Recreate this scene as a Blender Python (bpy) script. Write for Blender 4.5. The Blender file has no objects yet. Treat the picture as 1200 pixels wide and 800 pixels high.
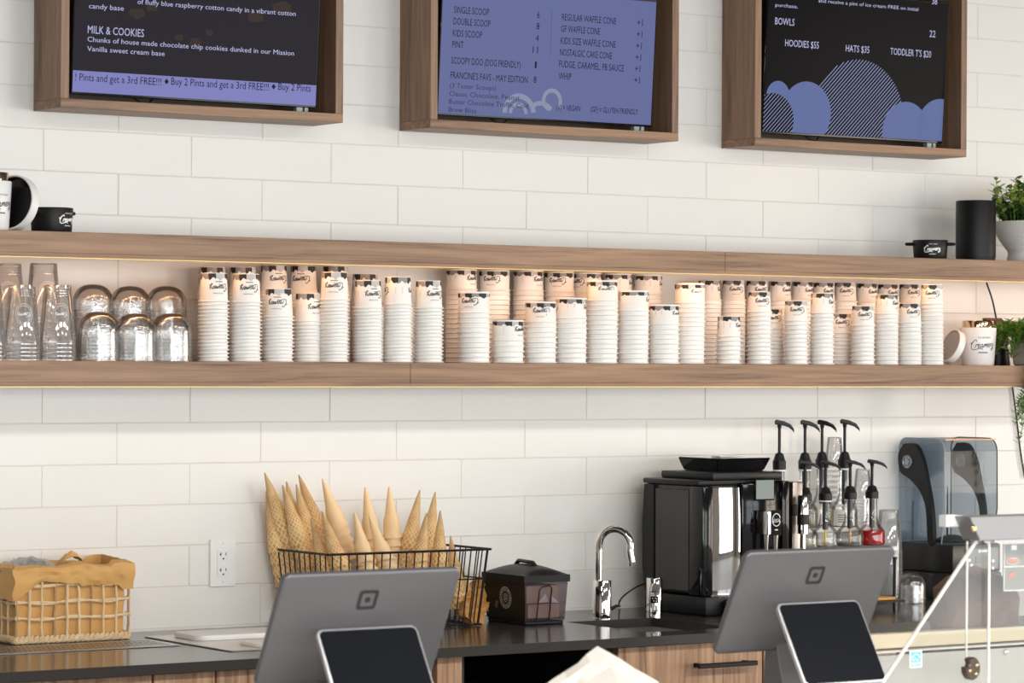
import bpy, bmesh, math, random
from mathutils import Vector, Matrix
random.seed(7)
PI = math.pi
# ------------------------------------------------------------------ camera
F_PX = 3650.0
CAM = Vector((-3.2604, -6.8631, 1.5821)); YAW = 0.5932; ROLL = 0.0053; HOR = 424.3
FW = Vector((math.sin(YAW), math.cos(YAW), 0)); _r = Vector((math.cos(YAW), -math.sin(YAW), 0)); _u = Vector((0, 0, 1))
RT = _r*math.cos(ROLL) + _u*math.sin(ROLL); UP = _u*math.cos(ROLL) - _r*math.sin(ROLL)
scn = bpy.context.scene
cd = bpy.data.cameras.new('camera'); co = bpy.data.objects.new('camera', cd); scn.collection.objects.link(co)
cd.sensor_width = 36.0; cd.lens = F_PX/1200*36; cd.shift_y = (HOR-400)/1200.0
cd.clip_start = 0.1; cd.clip_end = 200
co.matrix_world = Matrix(((RT.x, UP.x, -FW.x, CAM.x), (RT.y, UP.y, -FW.y, CAM.y), (RT.z, UP.z, -FW.z, CAM.z), (0, 0, 0, 1)))
cd.dof.use_dof = True; cd.dof.focus_distance = 8.0; cd.dof.aperture_fstop = 9.0
scn.camera = co
# ------------------------------------------------------------------ world, lights, exposure
scn.view_settings.view_transform = 'Standard'; scn.view_settings.look = 'None'
scn.view_settings.exposure = 0.17; scn.view_settings.gamma = 1.0
try: scn.cycles.transparent_max_bounces = 32
except Exception: pass
w = bpy.data.worlds.new('world'); scn.world = w; w.use_nodes = True
wb = w.node_tree.nodes['Background']; wb.inputs[0].default_value = (0.80, 0.90, 1.0, 1); wb.inputs[1].default_value = 2.2
def area(name, loc, rot, sx, sy, power, col):
    l = bpy.data.lights.new(name, 'AREA'); l.shape = 'RECTANGLE'; l.size = sx; l.size_y = sy; l.energy = power; l.color = col
    o = bpy.data.objects.new(name, l); scn.collection.objects.link(o); o.location = loc; o.rotation_euler = rot
    return o
RX0, RX1, RY0, RZ1 = -6.0, 9.5, -10.5, 3.4            # room extents, back wall at y = 0
WIN_F = [(-5.3, -2.3), (-1.7, 1.3), (2.0, 5.0), (5.6, 8.6)]
for a, b in WIN_F:                                     # daylight entering each front window, the rightmost dimmed to keep the wall's right end warm
    area('window_light', ((a+b)/2, RY0-0.28, 1.40), (PI/2, 0, 0), b-a, 2.6, 155 if a < 5 else 70, (0.95, 0.985, 1.0))
WIN_R = [(-9.4, -6.6), (-6.0, -3.2)]
for a, b in WIN_R:
    area('window_light', (RX1+0.28, (a+b)/2, 1.40), (PI/2, 0, PI/2), b-a, 2.6, 150, (1.0, 0.80, 0.60))  # orange tint added as a warm wash over the wall's right end
LAMPS = [(-2.6, -5.0), (-0.2, -5.0), (2.2, -5.0), (4.6, -5.0), (-2.6, -7.4), (0.8, -7.4), (4.2, -7.4)]
for i, (x, y) in enumerate(LAMPS):                     # ceiling panel lamps (the fixtures are built below)
    area('lamp_light', (x, y, RZ1-0.075), (0, 0, 0), 1.2, 0.6, 78 if y > -6 else 22, (1.0, 0.935, 0.85))

# ------------------------------------------------------------------ helpers
C = scn.collection
def ray(px, py): return FW + RT*((px-600)/F_PX) - UP*((py-HOR)/F_PX)
def atY(px, py, y):
    r = ray(px, py); return CAM + r*((y-CAM.y)/r.y)
def atZ(px, py, z):
    r = ray(px, py); return CAM + r*((z-CAM.z)/r.z)
def hit(px, py, O, n):
    r = ray(px, py); return CAM + r*((O-CAM).dot(n)/r.dot(n))

def nodes(name):
    m = bpy.data.materials.new(name); m.use_nodes = True
    nt = m.node_tree; return m, nt, nt.nodes['Principled BSDF']
def mat(name, col, rough=0.5, metal=0.0, var=0.0, bump=0.0, bscale=60, coat=0.0, emit=None, estr=1.0, spec=0.5, trans=0, alpha=1):
    m, nt, p = nodes(name); L = nt.links
    p.inputs['Base Color'].default_value = (*col, 1); p.inputs['Roughness'].default_value = rough
    p.inputs['Metallic'].default_value = metal; p.inputs['Coat Weight'].default_value = coat
    p.inputs['Specular IOR Level'].default_value = spec; p.inputs['Transmission Weight'].default_value = trans
    p.inputs['Alpha'].default_value = alpha
    if emit: p.inputs['Emission Color'].default_value = (*emit, 1); p.inputs['Emission Strength'].default_value = estr
    if var or bump:
        tc = nt.nodes.new('ShaderNodeTexCoord'); nz = nt.nodes.new('ShaderNodeTexNoise'); nz.inputs['Scale'].default_value = bscale
        nz.inputs['Detail'].default_value = 3; L.new(tc.outputs['Object'], nz.inputs['Vector'])
        if var:
            mx = nt.nodes.new('ShaderNodeMix'); mx.data_type = 'RGBA'
            mx.inputs[6].default_value = (*[c*(1-var) for c in col], 1); mx.inputs[7].default_value = (*[min(1, c*(1+var)) for c in col], 1)
            L.new(nz.outputs['Fac'], mx.inputs[0]); L.new(mx.outputs[2], p.inputs['Base Color'])
        if bump:
            b = nt.nodes.new('ShaderNodeBump'); b.inputs['Strength'].default_value = bump; b.inputs['Distance'].default_value = 0.002
            L.new(nz.outputs['Fac'], b.inputs['Height']); L.new(b.outputs[0], p.inputs['Normal'])
    return m
def wood(name, dark, light, axis='X', rough=0.45, scale=1.0):
    m, nt, p = nodes(name); L = nt.links
    tc = nt.nodes.new('ShaderNodeTexCoord'); mp = nt.nodes.new('ShaderNodeMapping')
    s = [34*scale]*3; s['XYZ'.index(axis)] = 1.6*scale; mp.inputs['Scale'].default_value = s
    n1 = nt.nodes.new('ShaderNodeTexNoise'); n1.inputs['Scale'].default_value = 1.0; n1.inputs['Detail'].default_value = 5; n1.inputs['Distortion'].default_value = 1.1
    mp2 = nt.nodes.new('ShaderNodeMapping'); s2 = [260*scale]*3; s2['XYZ'.index(axis)] = 7*scale; mp2.inputs['Scale'].default_value = s2
    n2 = nt.nodes.new('ShaderNodeTexNoise'); n2.inputs['Scale'].default_value = 1.0; n2.inputs['Detail'].default_value = 2
    mx = nt.nodes.new('ShaderNodeMath'); mx.operation = 'MULTIPLY_ADD'; mx.inputs[1].default_value = 0.35
    cr = nt.nodes.new('ShaderNodeValToRGB'); cr.color_ramp.elements[0].position = 0.42; cr.color_ramp.elements[1].position = 0.88
    cr.color_ramp.elements[0].color = (*dark, 1); cr.color_ramp.elements[1].color = (*light, 1)
    e = cr.color_ramp.elements.new(0.62); e.color = (*[(a*0.45+b*0.55) for a, b in zip(dark, light)], 1)
    L.new(tc.outputs['Object'], mp.inputs[0]); L.new(tc.outputs['Object'], mp2.inputs[0])
    L.new(mp.outputs[0], n1.inputs[0]); L.new(mp2.outputs[0], n2.inputs[0])
    L.new(n2.outputs['Fac'], mx.inputs[0]); L.new(n1.outputs['Fac'], mx.inputs[2])
    L.new(mx.outputs[0], cr.inputs[0]); L.new(cr.outputs[0], p.inputs['Base Color']); p.inputs['Roughness'].default_value = rough
    return m
def thin(name, tint=(0.97, 0.97, 0.97), body=(0.9, 0.9, 0.9), cloud=0.12, rough=0.06, gloss=0.10, bump=0.0, bscale=120, fres=.75):
    """thin clear sheet: mostly see-through, mirror-like towards grazing angles, slightly cloudy"""
    m = bpy.data.materials.new(name); m.use_nodes = True; nt = m.node_tree; nt.nodes.clear(); L = nt.links
    o = nt.nodes.new('ShaderNodeOutputMaterial'); t = nt.nodes.new('ShaderNodeBsdfTransparent'); t.inputs[0].default_value = (*tint, 1)
    g = nt.nodes.new('ShaderNodeBsdfGlossy'); g.inputs['Roughness'].default_value = rough; d = nt.nodes.new('ShaderNodeBsdfDiffuse'); d.inputs[0].default_value = (*body, 1)
    lw = nt.nodes.new('ShaderNodeLayerWeight'); lw.inputs[0].default_value = 0.25
    ma = nt.nodes.new('ShaderNodeMath'); ma.operation = 'MULTIPLY_ADD'; ma.inputs[1].default_value = fres; ma.inputs[2].default_value = gloss; ma.use_clamp = True
    L.new(lw.outputs['Fresnel'], ma.inputs[0])
    m1 = nt.nodes.new('ShaderNodeMixShader'); m1.inputs[0].default_value = cloud; L.new(t.outputs[0], m1.inputs[1]); L.new(d.outputs[0], m1.inputs[2])
    m2 = nt.nodes.new('ShaderNodeMixShader'); L.new(ma.outputs[0], m2.inputs[0]); L.new(m1.outputs[0], m2.inputs[1]); L.new(g.outputs[0], m2.inputs[2])
    if bump:
        tc = nt.nodes.new('ShaderNodeTexCoord'); nz = nt.nodes.new('ShaderNodeTexNoise'); nz.inputs['Scale'].default_value = bscale
        b = nt.nodes.new('ShaderNodeBump'); b.inputs['Strength'].default_value = bump; b.inputs['Distance'].default_value = 0.003
        L.new(tc.outputs['Object'], nz.inputs[0]); L.new(nz.outputs['Fac'], b.inputs['Height']); L.new(b.outputs[0], g.inputs['Normal'])
    L.new(m2.outputs[0], o.inputs[0]); return m
def emis(name, col, s=1.0):
    m, nt, p = nodes(name); p.inputs['Base Color'].default_value = (0.01, 0.01, 0.01, 1)
    p.inputs['Emission Color'].default_value = (*col, 1); p.inputs['Emission Strength'].default_value = s; p.inputs['Roughness'].default_value = 0.2; p.inputs['Specular IOR Level'].default_value = 0.03; p.inputs['Base Color'].default_value = (0.002, 0.002, 0.002, 1)
    return m

def smooth_mesh(bm, ang=38):
    for f in bm.faces: f.smooth = True
    lim = math.radians(ang)
    for e in bm.edges:
        if len(e.link_faces) != 2 or e.calc_face_angle(0) > lim: e.smooth = False
def worldpos(o):
    v = Vector((0, 0, 0))
    while o: v += o.location; o = o.parent
    return v
class MB:
    def __init__(s): s.bm = bmesh.new(); s.mi = 0
    def _merge(s, b, M=None):
        if M is not None: bmesh.ops.transform(b, matrix=M, verts=b.verts)
        me = bpy.data.meshes.new('t'); 
        for f in b.faces: f.material_index = s.mi
        b.to_mesh(me); s.bm.from_mesh(me); bpy.data.meshes.remove(me); b.free(); return s
    def box(s, x0, x1, y0, y1, z0, z1, bev=0.0, seg=1, M=None):
        b = bmesh.new(); v = [b.verts.new((x, y, z)) for x in (x0, x1) for y in (y0, y1) for z in (z0, z1)]
        for q in ((0, 1, 3, 2), (4, 6, 7, 5), (0, 4, 5, 1), (2, 3, 7, 6), (0, 2, 6, 4), (1, 5, 7, 3)): b.faces.new([v[i] for i in q])
        if bev: bmesh.ops.bevel(b, geom=b.edges[:], offset=bev, segments=seg, affect='EDGES', profile=0.5)
        return s._merge(b, M)
    def prism(s, pts, a0, a1, axis='y', bev=0.0, seg=1, M=None):
        b = bmesh.new()
        def P(u, v, a): return {'y': (u, a, v), 'x': (a, u, v), 'z': (u, v, a)}[axis]
        A = [b.verts.new(P(u, v, a0)) for u, v in pts]; B = [b.verts.new(P(u, v, a1)) for u, v in pts]; n = len(pts)
        b.faces.new(A); b.faces.new(B[::-1])
        for i in range(n): b.faces.new((A[i], B[i], B[(i+1) % n], A[(i+1) % n]))
        bmesh.ops.recalc_face_normals(b, faces=b.faces[:])
        if bev:
            caps = [e for e in b.edges if (all(v in A for v in e.verts) or all(v in B for v in e.verts))]
            bmesh.ops.bevel(b, geom=caps, offset=bev, segments=seg, affect='EDGES', profile=0.5)
        return s._merge(b, M)
    def lathe(s, prof, c=(0, 0, 0), seg=32, M=None, a0=0, a1=2*PI):
        b = bmesh.new(); rings = []; full = abs(a1-a0-2*PI) < 1e-6; n = seg if full else seg+1
        for r, z in prof:
            if r < 1e-6: rings.append([b.verts.new((c[0], c[1], c[2]+z))])
            else: rings.append([b.verts.new((c[0]+r*math.cos(a0+(a1-a0)*i/seg), c[1]+r*math.sin(a0+(a1-a0)*i/seg), c[2]+z)) for i in range(n)])
        for A, B in zip(rings, rings[1:]):
            for i in range(seg):
                j = (i+1) % n
                if len(A) == 1 and len(B) == 1: continue
                if len(A) == 1: b.faces.new((A[0], B[j], B[i]))
                elif len(B) == 1: b.faces.new((A[i], A[j], B[0]))
                else: b.faces.new((A[i], A[j], B[j], B[i]))
        if full: bmesh.ops.recalc_face_normals(b, faces=b.faces[:])
        return s._merge(b, M)
    def tube(s, pts, r, seg=8, M=None, closed=False, flat=1.0):
        b = bmesh.new(); P = [Vector(p) for p in pts]; n = len(P); rs = r if isinstance(r, (list, tuple)) else [r]*n
        t0 = (P[1]-P[0]).normalized(); up = Vector((0, 0, 1)) if abs(t0.z) < 0.9 else Vector((1, 0, 0)); nrm = t0.cross(up).normalized(); rings = []
        for i in range(n):
            if closed: t = (P[(i+1) % n]-P[i-1]).normalized()
            else: t = (P[min(i+1, n-1)]-P[max(i-1, 0)]).normalized()
            nrm = (nrm - t*nrm.dot(t)).normalized(); bn = t.cross(nrm)
            rings.append([b.verts.new(P[i]+(nrm*math.cos(2*PI*k/seg)+bn*math.sin(2*PI*k/seg)*flat)*rs[i]) for k in range(seg)])
        R = rings + ([rings[0]] if closed else [])
        for A, B in zip(R, R[1:]):
            for k in range(seg): b.faces.new((A[k], A[(k+1) % seg], B[(k+1) % seg], B[k]))
        if not closed:
            b.faces.new(rings[0][::-1]); b.faces.new(rings[-1])
        return s._merge(b, M)
    def ribbon(s, pts, wd, fn):
        """flat stroke in 2d mapped to 3d through fn(u, v)"""
        b = bmesh.new(); n = len(pts); L = []; R = []
        for i in range(n):
            a = Vector(pts[max(i-1, 0)]); c = Vector(pts[min(i+1, n-1)]); t = (c-a)
            if t.length < 1e-9: t = Vector((1, 0))
            t.normalize(); q = Vector((-t.y, t.x))*wd*0.5; p = Vector(pts[i])
            L.append(b.verts.new(fn(*(p+q)))); R.append(b.verts.new(fn(*(p-q))))
        for i in range(n-1): b.faces.new((L[i], R[i], R[i+1], L[i+1]))
        return s._merge(b)
    def poly(s, pts3):
        b = bmesh.new(); b.faces.new([b.verts.new(p) for p in pts3]); return s._merge(b)
    def mesh(s, name, mats, origin=(0, 0, 0), sm=True, ang=38):
        if sm: smooth_mesh(s.bm, ang)
        me = bpy.data.meshes.new(name); 
        o = Vector(origin)
        if o.length: bmesh.ops.translate(s.bm, verts=s.bm.verts, vec=-o)
        s.bm.to_mesh(me); s.bm.free()
        for m in (mats if isinstance(mats, (list, tuple)) else [mats]): me.materials.append(m)
        return me
    def build(s, name, mats, parent=None, label=None, cat=None, group=None, kind=None, local=False, sm=True, ang=38):
        """vertices are in world space; the origin goes to the parent's or to the base centre"""
        if local: org = Vector((0, 0, 0)); loc = Vector((0, 0, 0))
        elif parent is not None: org = worldpos(parent); loc = Vector((0, 0, 0))
        else:
            xs = [v.co.x for v in s.bm.verts]; ys = [v.co.y for v in s.bm.verts]; zs = [v.co.z for v in s.bm.verts]
            org = Vector(((min(xs)+max(xs))/2, (min(ys)+max(ys))/2, min(zs))); loc = org
        me = s.mesh(name, mats, org, sm, ang); o = bpy.data.objects.new(name, me); C.objects.link(o); o.location = loc
        if parent is not None: o.parent = parent
        return tag(o, label, cat, group, kind)
def tag(o, label=None, cat=None, group=None, kind=None):
    if label: o['label'] = label
    if cat: o['category'] = cat
    if group: o['group'] = group
    if kind: o['kind'] = kind
    return o
def thing(name, loc, label, cat, group=None, rot=(0, 0, 0)):
    o = bpy.data.objects.new(name, None); C.objects.link(o); o.location = loc; o.rotation_euler = rot; o.empty_display_size = 0.05
    return tag(o, label, cat, group)
def structure(mb, name, m, parent=None, **k):
    return mb.build(name, m, parent, kind='structure', **k)
def copy_obj(o, parent=None):
    c = o.copy(); C.objects.link(c); c.parent = parent; return c
def rrect(w, h, r, n=5, cx=0, cy=0):
    out = []
    for (sx, sy, a) in ((1, 1, 0), (-1, 1, PI/2), (-1, -1, PI), (1, -1, 1.5*PI)):
        for k in range(n+1):
            t = a + PI/2*k/n; out.append((cx+sx*(w/2-r)+r*math.cos(t), cy+sy*(h/2-r)+r*math.sin(t)))
    return out
def crom(pts, n=5):
    P = [Vector(p) for p in pts]; P = [2*P[0]-P[1]]+P+[2*P[-1]-P[-2]]; out = []
    for i in range(1, len(P)-2):
        for k in range(n):
            t = k/n; a, b, c, d = P[i-1:i+3]
            out.append(0.5*((2*b)+(c-a)*t+(2*a-5*b+4*c-d)*t*t+(3*b-a-3*c+d)*t**3))
    out.append(P[-2]); return out
_fc = {}
def text_polys(s, res=2):
    """outline faces of the built in font, as (verts, faces) in font units, left at 0; returns width too"""
    if (s, res) in _fc: return _fc[(s, res)]
    c = bpy.data.curves.new('f', 'FONT'); c.body = s; c.size = 1.0; c.resolution_u = res; c.fill_mode = 'FRONT'
    o = bpy.data.objects.new('f', c); C.objects.link(o); dg = bpy.context.evaluated_depsgraph_get(); dg.update()
    me = bpy.data.meshes.new_from_object(o.evaluated_get(dg)); V = [tuple(v.co) for v in me.vertices]; Fs = [tuple(p.vertices) for p in me.polygons]
    bpy.data.objects.remove(o); bpy.data.curves.remove(c); bpy.data.meshes.remove(me)
    xs = [v[0] for v in V] or [0]; x0 = min(xs); r = ([(v[0]-x0, v[1]) for v in V], Fs, max(xs)-x0); _fc[(s, res)] = r; return r
def add_text(mb, s, fn, width, cap, shear=0.0, bold=0.0, res=2):
    """text whose left baseline is (0,0) in 2d, mapped by fn(u,v)"""
    V, Fs, wd = text_polys(s, res); b = bmesh.new(); sx = width/wd; sy = cap/0.69
    vs = [b.verts.new(fn(x*sx+y*sy*shear, y*sy)) for x, y in V]
    for f in Fs:
        try: b.faces.new([vs[i] for i in f])
        except Exception: pass
    return mb._merge(b)
# hand drawn script word, x-height 1
SCRIPT = [
 [(-.25, 1.55), (-.05, 1.25), (.25, 1.45), (.5, 1.9)],
 [(1.45, 1.75), (1.3, 2.25), (.9, 2.2), (.45, 1.6), (.2, .8), (.3, .1), (.75, -.35), (1.5, -.4), (2.4, -.2), (3.2, -.25), (3.6, -.55)],
 [(1.25, .05), (1.4, .55), (1.5, 1.05), (1.6, .8), (1.8, 1.05), (2.0, .95)],
 [(2.05, .45), (2.4, .6), (2.45, .95), (2.2, 1.0), (2.05, .6), (2.15, .1), (2.45, .05), (2.75, .4)],
 [(3.3, .9), (3.0, 1.0), (2.75, .6), (2.8, .1), (3.05, .15), (3.3, .6), (3.35, .95), (3.3, .3), (3.45, .05), (3.7, .4)],
 [(3.7, .05), (3.8, .95), (3.8, .4), (4.1, 1.0), (4.2, .7), (4.2, .1), (4.3, .6), (4.55, 1.0), (4.65, .7), (4.65, .15), (4.85, .2)],
 [(4.9, .45), (5.25, .6), (5.3, .95), (5.05, 1.0), (4.9, .6), (5.0, .1), (5.3, .05), (5.55, .4)],
 [(5.6, .05), (5.7, .95), (5.7, .6), (5.95, 1.05), (6.1, .95)],
 [(6.2, .95), (6.2, .4), (6.4, .15), (6.65, .5), (6.75, 1.0), (6.75, .1), (6.5, -.75), (6.15, -.85), (6.2, -.45), (6.8, -.25), (7.2, -.5)]]
SCRIPT = [[tuple(q) for q in crom([Vector((x, y, 0)) for x, y in st], 3)] for st in SCRIPT]
def add_script(mb, fn, width, wd=0.2, flip=False, lean=0.12):
    """fn takes metres; width of the whole word in metres, centred on 0"""
    k = width/7.5
    for st in SCRIPT:
        pts = [((x-3.45+0.15*y)*k, (y-0.5+lean*(x-3.45)*0.6)*k) for x, y, _ in st]
        if flip: pts = [(-a, -b) for a, b in pts]
        mb.ribbon(pts, wd*k, fn)
def logo(mb, fn, width, flip=False, wd=0.2, small=True):
    add_script(mb, fn, width, wd, flip)
    if small:
        k = width/7.5; g = (lambda u, v: fn(-u, -v)) if flip else fn
        add_text(mb, 'THE MODERN', lambda u, v: g(u-1.4*k, v+2.0*k), 3.6*k, 0.42*k, res=1)
        for i in range(8): mb.poly([g((-1.2+i*.34+a)*k, (b-2.0)*k) for a, b in ((0, 0), (.24, 0), (.24, .32), (0, .32))])
# ------------------------------------------------------------------ materials
def lin(*c): return tuple(((v/255+0.055)/1.055)**2.4 if v/255 > 0.04045 else v/255/12.92 for v in c)
M = {}
M['tile'] = mat('glazed_tile', (0.80, 0.785, 0.76), 0.30, var=0.03, bscale=5, bump=0.10)
M['grout'] = mat('grout', (0.70, 0.665, 0.615), 0.9)
M['walnut'] = wood('walnut_shelf', lin(86, 60, 42), lin(168, 131, 101), 'X')
M['walnut_v'] = wood('walnut_upright', lin(84, 60, 43), lin(160, 126, 99), 'Z')
M['cab'] = wood('striped_cabinet_veneer', lin(110, 76, 54), lin(206, 168, 136), 'Z', 0.5, 1.3)
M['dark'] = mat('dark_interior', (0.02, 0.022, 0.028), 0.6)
M['plaster'] = mat('painted_plaster', (0.34, 0.32, 0.30), 0.85); M['darkceil'] = mat('dark_ceiling', (0.05, 0.05, 0.052), 0.9)
M['floor'] = mat('grey_floor', (0.20, 0.19, 0.18), 0.55, var=0.15, bscale=4)
M['counter'] = mat('dark_quartz', (0.050, 0.047, 0.046), 0.17, var=0.25, bscale=220)
M['steel'] = mat('brushed_steel', (0.62, 0.61, 0.60), 0.28, 1.0)
M['chrome'] = mat('chrome', (0.86, 0.86, 0.86), 0.04, 1.0)
M['brass'] = mat('brass', (0.78, 0.56, 0.28), 0.25, 1.0)
M['oldbrass'] = mat('satin_brass', (0.72, 0.50, 0.18), 0.4, 0.6)
M['backp'] = wood('shaded_walnut', lin(52, 38, 28), lin(86, 64, 48), 'X')
M['led'] = emis('warm_led', (1.0, 0.62, 0.33), 0.4)
M['black'] = mat('black_plastic', (0.009, 0.009, 0.010), 0.38, spec=.3)
M['gloss'] = mat('gloss_black', (0.006, 0.006, 0.007), 0.08, spec=.35)
M['matte'] = mat('matte_black', (0.009, 0.009, 0.010), 0.42, spec=.25)
M['paper'] = mat('white_paper', (0.91, 0.895, 0.87), 0.42)
M['white'] = mat('white_plastic', (0.85, 0.85, 0.85), 0.3)
M['ink'] = mat('black_ink', (0.02, 0.02, 0.02), 0.6)
M['greyink'] = mat('grey_ink', (0.30, 0.29, 0.29), 0.6)
M['lightink'] = mat('pale_ink', (0.55, 0.54, 0.53), 0.6)
M['whiteink'] = mat('white_ink', (0.85, 0.85, 0.85), 0.5)
M['clear'] = thin('clear_plastic', cloud=0.18, gloss=0.20, rough=0.05)
M['ridged'] = thin('ridged_clear_plastic', cloud=0.07, gloss=0.22, rough=0.08, bump=0.25, bscale=160, body=(0.8, 0.76, 0.70))
M['glass'] = thin('clear_glass', tint=(0.98, 0.985, 0.98), cloud=0.0, gloss=0.04, rough=0.02)
M['caseglass'] = thin('case_glass', tint=(0.96, 0.965, 0.96), cloud=0.025, gloss=0.010, rough=0.02, fres=.15)
M['glassedge'] = mat('glass_edge', (0.72, 0.70, 0.65), 0.2)
M['smoke'] = thin('smoky_plastic', tint=(0.60, 0.65, 0.70), body=(0.3, 0.33, 0.36), cloud=0.05, gloss=0.012, rough=0.04, fres=.25)
M['waffle'] = None

# ------------------------------------------------------------------ setting
floor = structure(MB().box(RX0, RX1, RY0, 0.05, -0.1, 0), 'floor', M['floor'])
ceiling = structure(MB().box(RX0, RX1, RY0, 0.05, RZ1, RZ1+0.1), 'ceiling', M['darkceil'])
wall_back = structure(MB().box(RX0, RX1, 0.0012, 0.15, 0, RZ1), 'wall_back', M['grout'])
structure(MB().box(RX0-0.1, RX0, RY0, 0.15, 0, RZ1), 'wall_left', M['plaster'])
def holed(name, spans, lo, hi, fixed, axis):
    mb = MB(); z0, z1 = 0.10, 2.70; edges = [lo]+[v for s in spans for v in s]+[hi]
    def bx(a, b, c, d):
        if axis == 'x': mb.box(a, b, fixed[0], fixed[1], c, d)
        else: mb.box(fixed[0], fixed[1], a, b, c, d)
    bx(lo, hi, 0, z0); bx(lo, hi, z1, RZ1)
    for i in range(0, len(edges), 2): bx(edges[i], edges[i+1], z0, z1)
    return structure(mb, name, M['plaster'])
holed('wall_front', WIN_F, RX0, RX1, (RY0-0.15, RY0), 'x')
holed('wall_right', WIN_R, RY0, 0.15, (RX1, RX1+0.15), 'y')
k = 0
for axis, spans in (('x', WIN_F), ('y', WIN_R)):
    for a, b in spans:
        k += 1; mb = MB(); m = (a+b)/2
        for p0, p1, z0, z1 in ((a, a+.06, .10, 2.70), (b-.06, b, .10, 2.70), (m-.04, m+.04, .10, 2.70), (a, b, .10, .16), (a, b, 2.64, 2.70), (a, b, 1.9, 1.95)):
            if axis == 'x': mb.box(p0, p1, RY0-0.12, RY0-0.05, z0, z1)
            else: mb.box(RX1+0.05, RX1+0.12, p0, p1, z0, z1)
        structure(mb, 'window_%d' % k, M['black'])
# tiles of the back wall, 4 x 16 inch running bond
TW, TH, G = 0.4026, 0.1016, 0.0018
tme = MB().box(-(TW-G)/2, (TW-G)/2, -0.0, 0.0075, -(TH-G)/2, (TH-G)/2, bev=0.0012).mesh('tile', M['tile'], sm=False)
rt = random.Random(3)
for r in range(-5, 12):
    z = 2.1393-(r+0.5)*TH
    for c in range(-2, 10):
        x = (2*c+(r % 2))*TW/2 + TW/2
        t = bpy.data.objects.new('tile', tme); C.objects.link(t); t.parent = wall_back
        t.location = Vector((x+rt.uniform(-.0006, .0006), rt.uniform(-.0004, .0004), z)) - wall_back.location
        t.rotation_euler = (rt.uniform(-.003, .003), 0, rt.uniform(-.0014, .0014)); t['kind'] = 'structure'
fb = bmesh.new()                                     # the same tiling further along and above, joined
for r in range(-12, 12):
    z = 2.1393-(r+0.5)*TH
    for c in range(-15, 24):
        if r >= -5 and -2 <= c < 10: continue
        x = (2*c+(r % 2))*TW/2 + TW/2
        if x-TW/2 < RX0 or x+TW/2 > RX1 or z+TH/2 > RZ1: continue
        w2, h2 = (TW-G)/2, (TH-G)/2; v = [fb.verts.new((x+a*w2, 0.0 if q else 0.0075, z+b*h2)) for q in (0, 1) for a, b in ((-1, -1), (1, -1), (1, 1), (-1, 1))]
        fb.faces.new(v[4:]); [fb.faces.new((v[k], v[(k+1) % 4], v[4+(k+1) % 4], v[4+k])) for k in range(4)]
bmesh.ops.recalc_face_normals(fb, faces=fb.faces[:])
MB()._merge(fb).build('tiles', M['tile'], wall_back, kind='stuff', sm=False)
structure(MB().box(RX0, RX1, -0.004, 0.0, 0.915, 0.921), 'trim_1', M['tile'])
for x, y in LAMPS:
    lf = thing('ceiling_lamp', (x, y, RZ1-0.06), 'warm white rectangular ceiling panel lamp over the shop floor', 'lamp', 'ceiling panel lamps')
    MB().box(x-.65, x+.65, y-.35, y+.35, RZ1-.06, RZ1, bev=.004).build('housing', M['white'], lf)
hedge = MB()
for i in range(900):
    a = random.uniform(-8, 12); zz = random.uniform(0.0, 2.2); yy = -15.5+random.uniform(-.5, .5); q = random.uniform(.1, .3)
    b = Vector((a, yy, zz)); d1 = Vector((random.uniform(-1, 1), random.uniform(-.4, .4), random.uniform(-1, 1)))*q; d2 = Vector((d1.z, random.uniform(-.2, .2), -d1.x))
    hedge.poly([b-d1, b-d2*.5, b+d1, b+d2*.5])
hedge.build('hedge', mat('hedge_leaf', (0.13, 0.26, 0.05), 0.7), label='green hedge outside the front windows', cat='hedge', kind='stuff', sm=False)

# ------------------------------------------------------------------ shelves
def shelf(zt, seam, lab, led, lc, ends=(-1.6, 3.95)):
    t = thing('wall_shelf', (ends[0], -0.15, zt-.061), lab, 'shelf')
    for i, (a, b) in enumerate(((ends[0], seam-.0004), (seam+.0004, ends[1]))):
        mb = MB(); mb.box(a, b, -0.300, -0.004, zt-.050, zt, bev=.0008); mb.box(a, b, -0.300, -0.280, zt-.0594, zt-.0502)
        mb.build('shelf_board', M['walnut'], t)
    MB().box(ends[0], ends[1], -0.2995, -0.281, zt-.0612, zt-.0593).build('brass_edge', M['oldbrass'], t, label='thin brass strip along the lower front edge')
    MB().box(ends[0]+.05, ends[1]-.05, -0.268, -0.256, zt-.0535, zt-.0501).build('light_strip', M['led'], t, label='warm light strip set under the shelf')
    l = bpy.data.lights.new('shelf_light', 'AREA'); l.shape = 'RECTANGLE'; l.size = ends[1]-ends[0]-.2; l.size_y = .010; l.energy = led; l.color = lc
    o = bpy.data.objects.new('shelf_light', l); C.objects.link(o); o.location = ((ends[0]+ends[1])/2, -.262, zt-.0545); o.rotation_euler = (math.radians(22), 0, 0)
    return t
seam_u = atY(850, 305, -.3).x; seam_l = atY(481, 437, -.3).x
shelf(1.879, seam_u, 'upper thick walnut wall shelf with brass edge, under the menu screens', 5.2, (1.0, .50, .22))
shelf(1.580, seam_l, 'lower thick walnut wall shelf carrying the rows of stacked cups', 1.7, (1.0, .92, .84))

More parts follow.
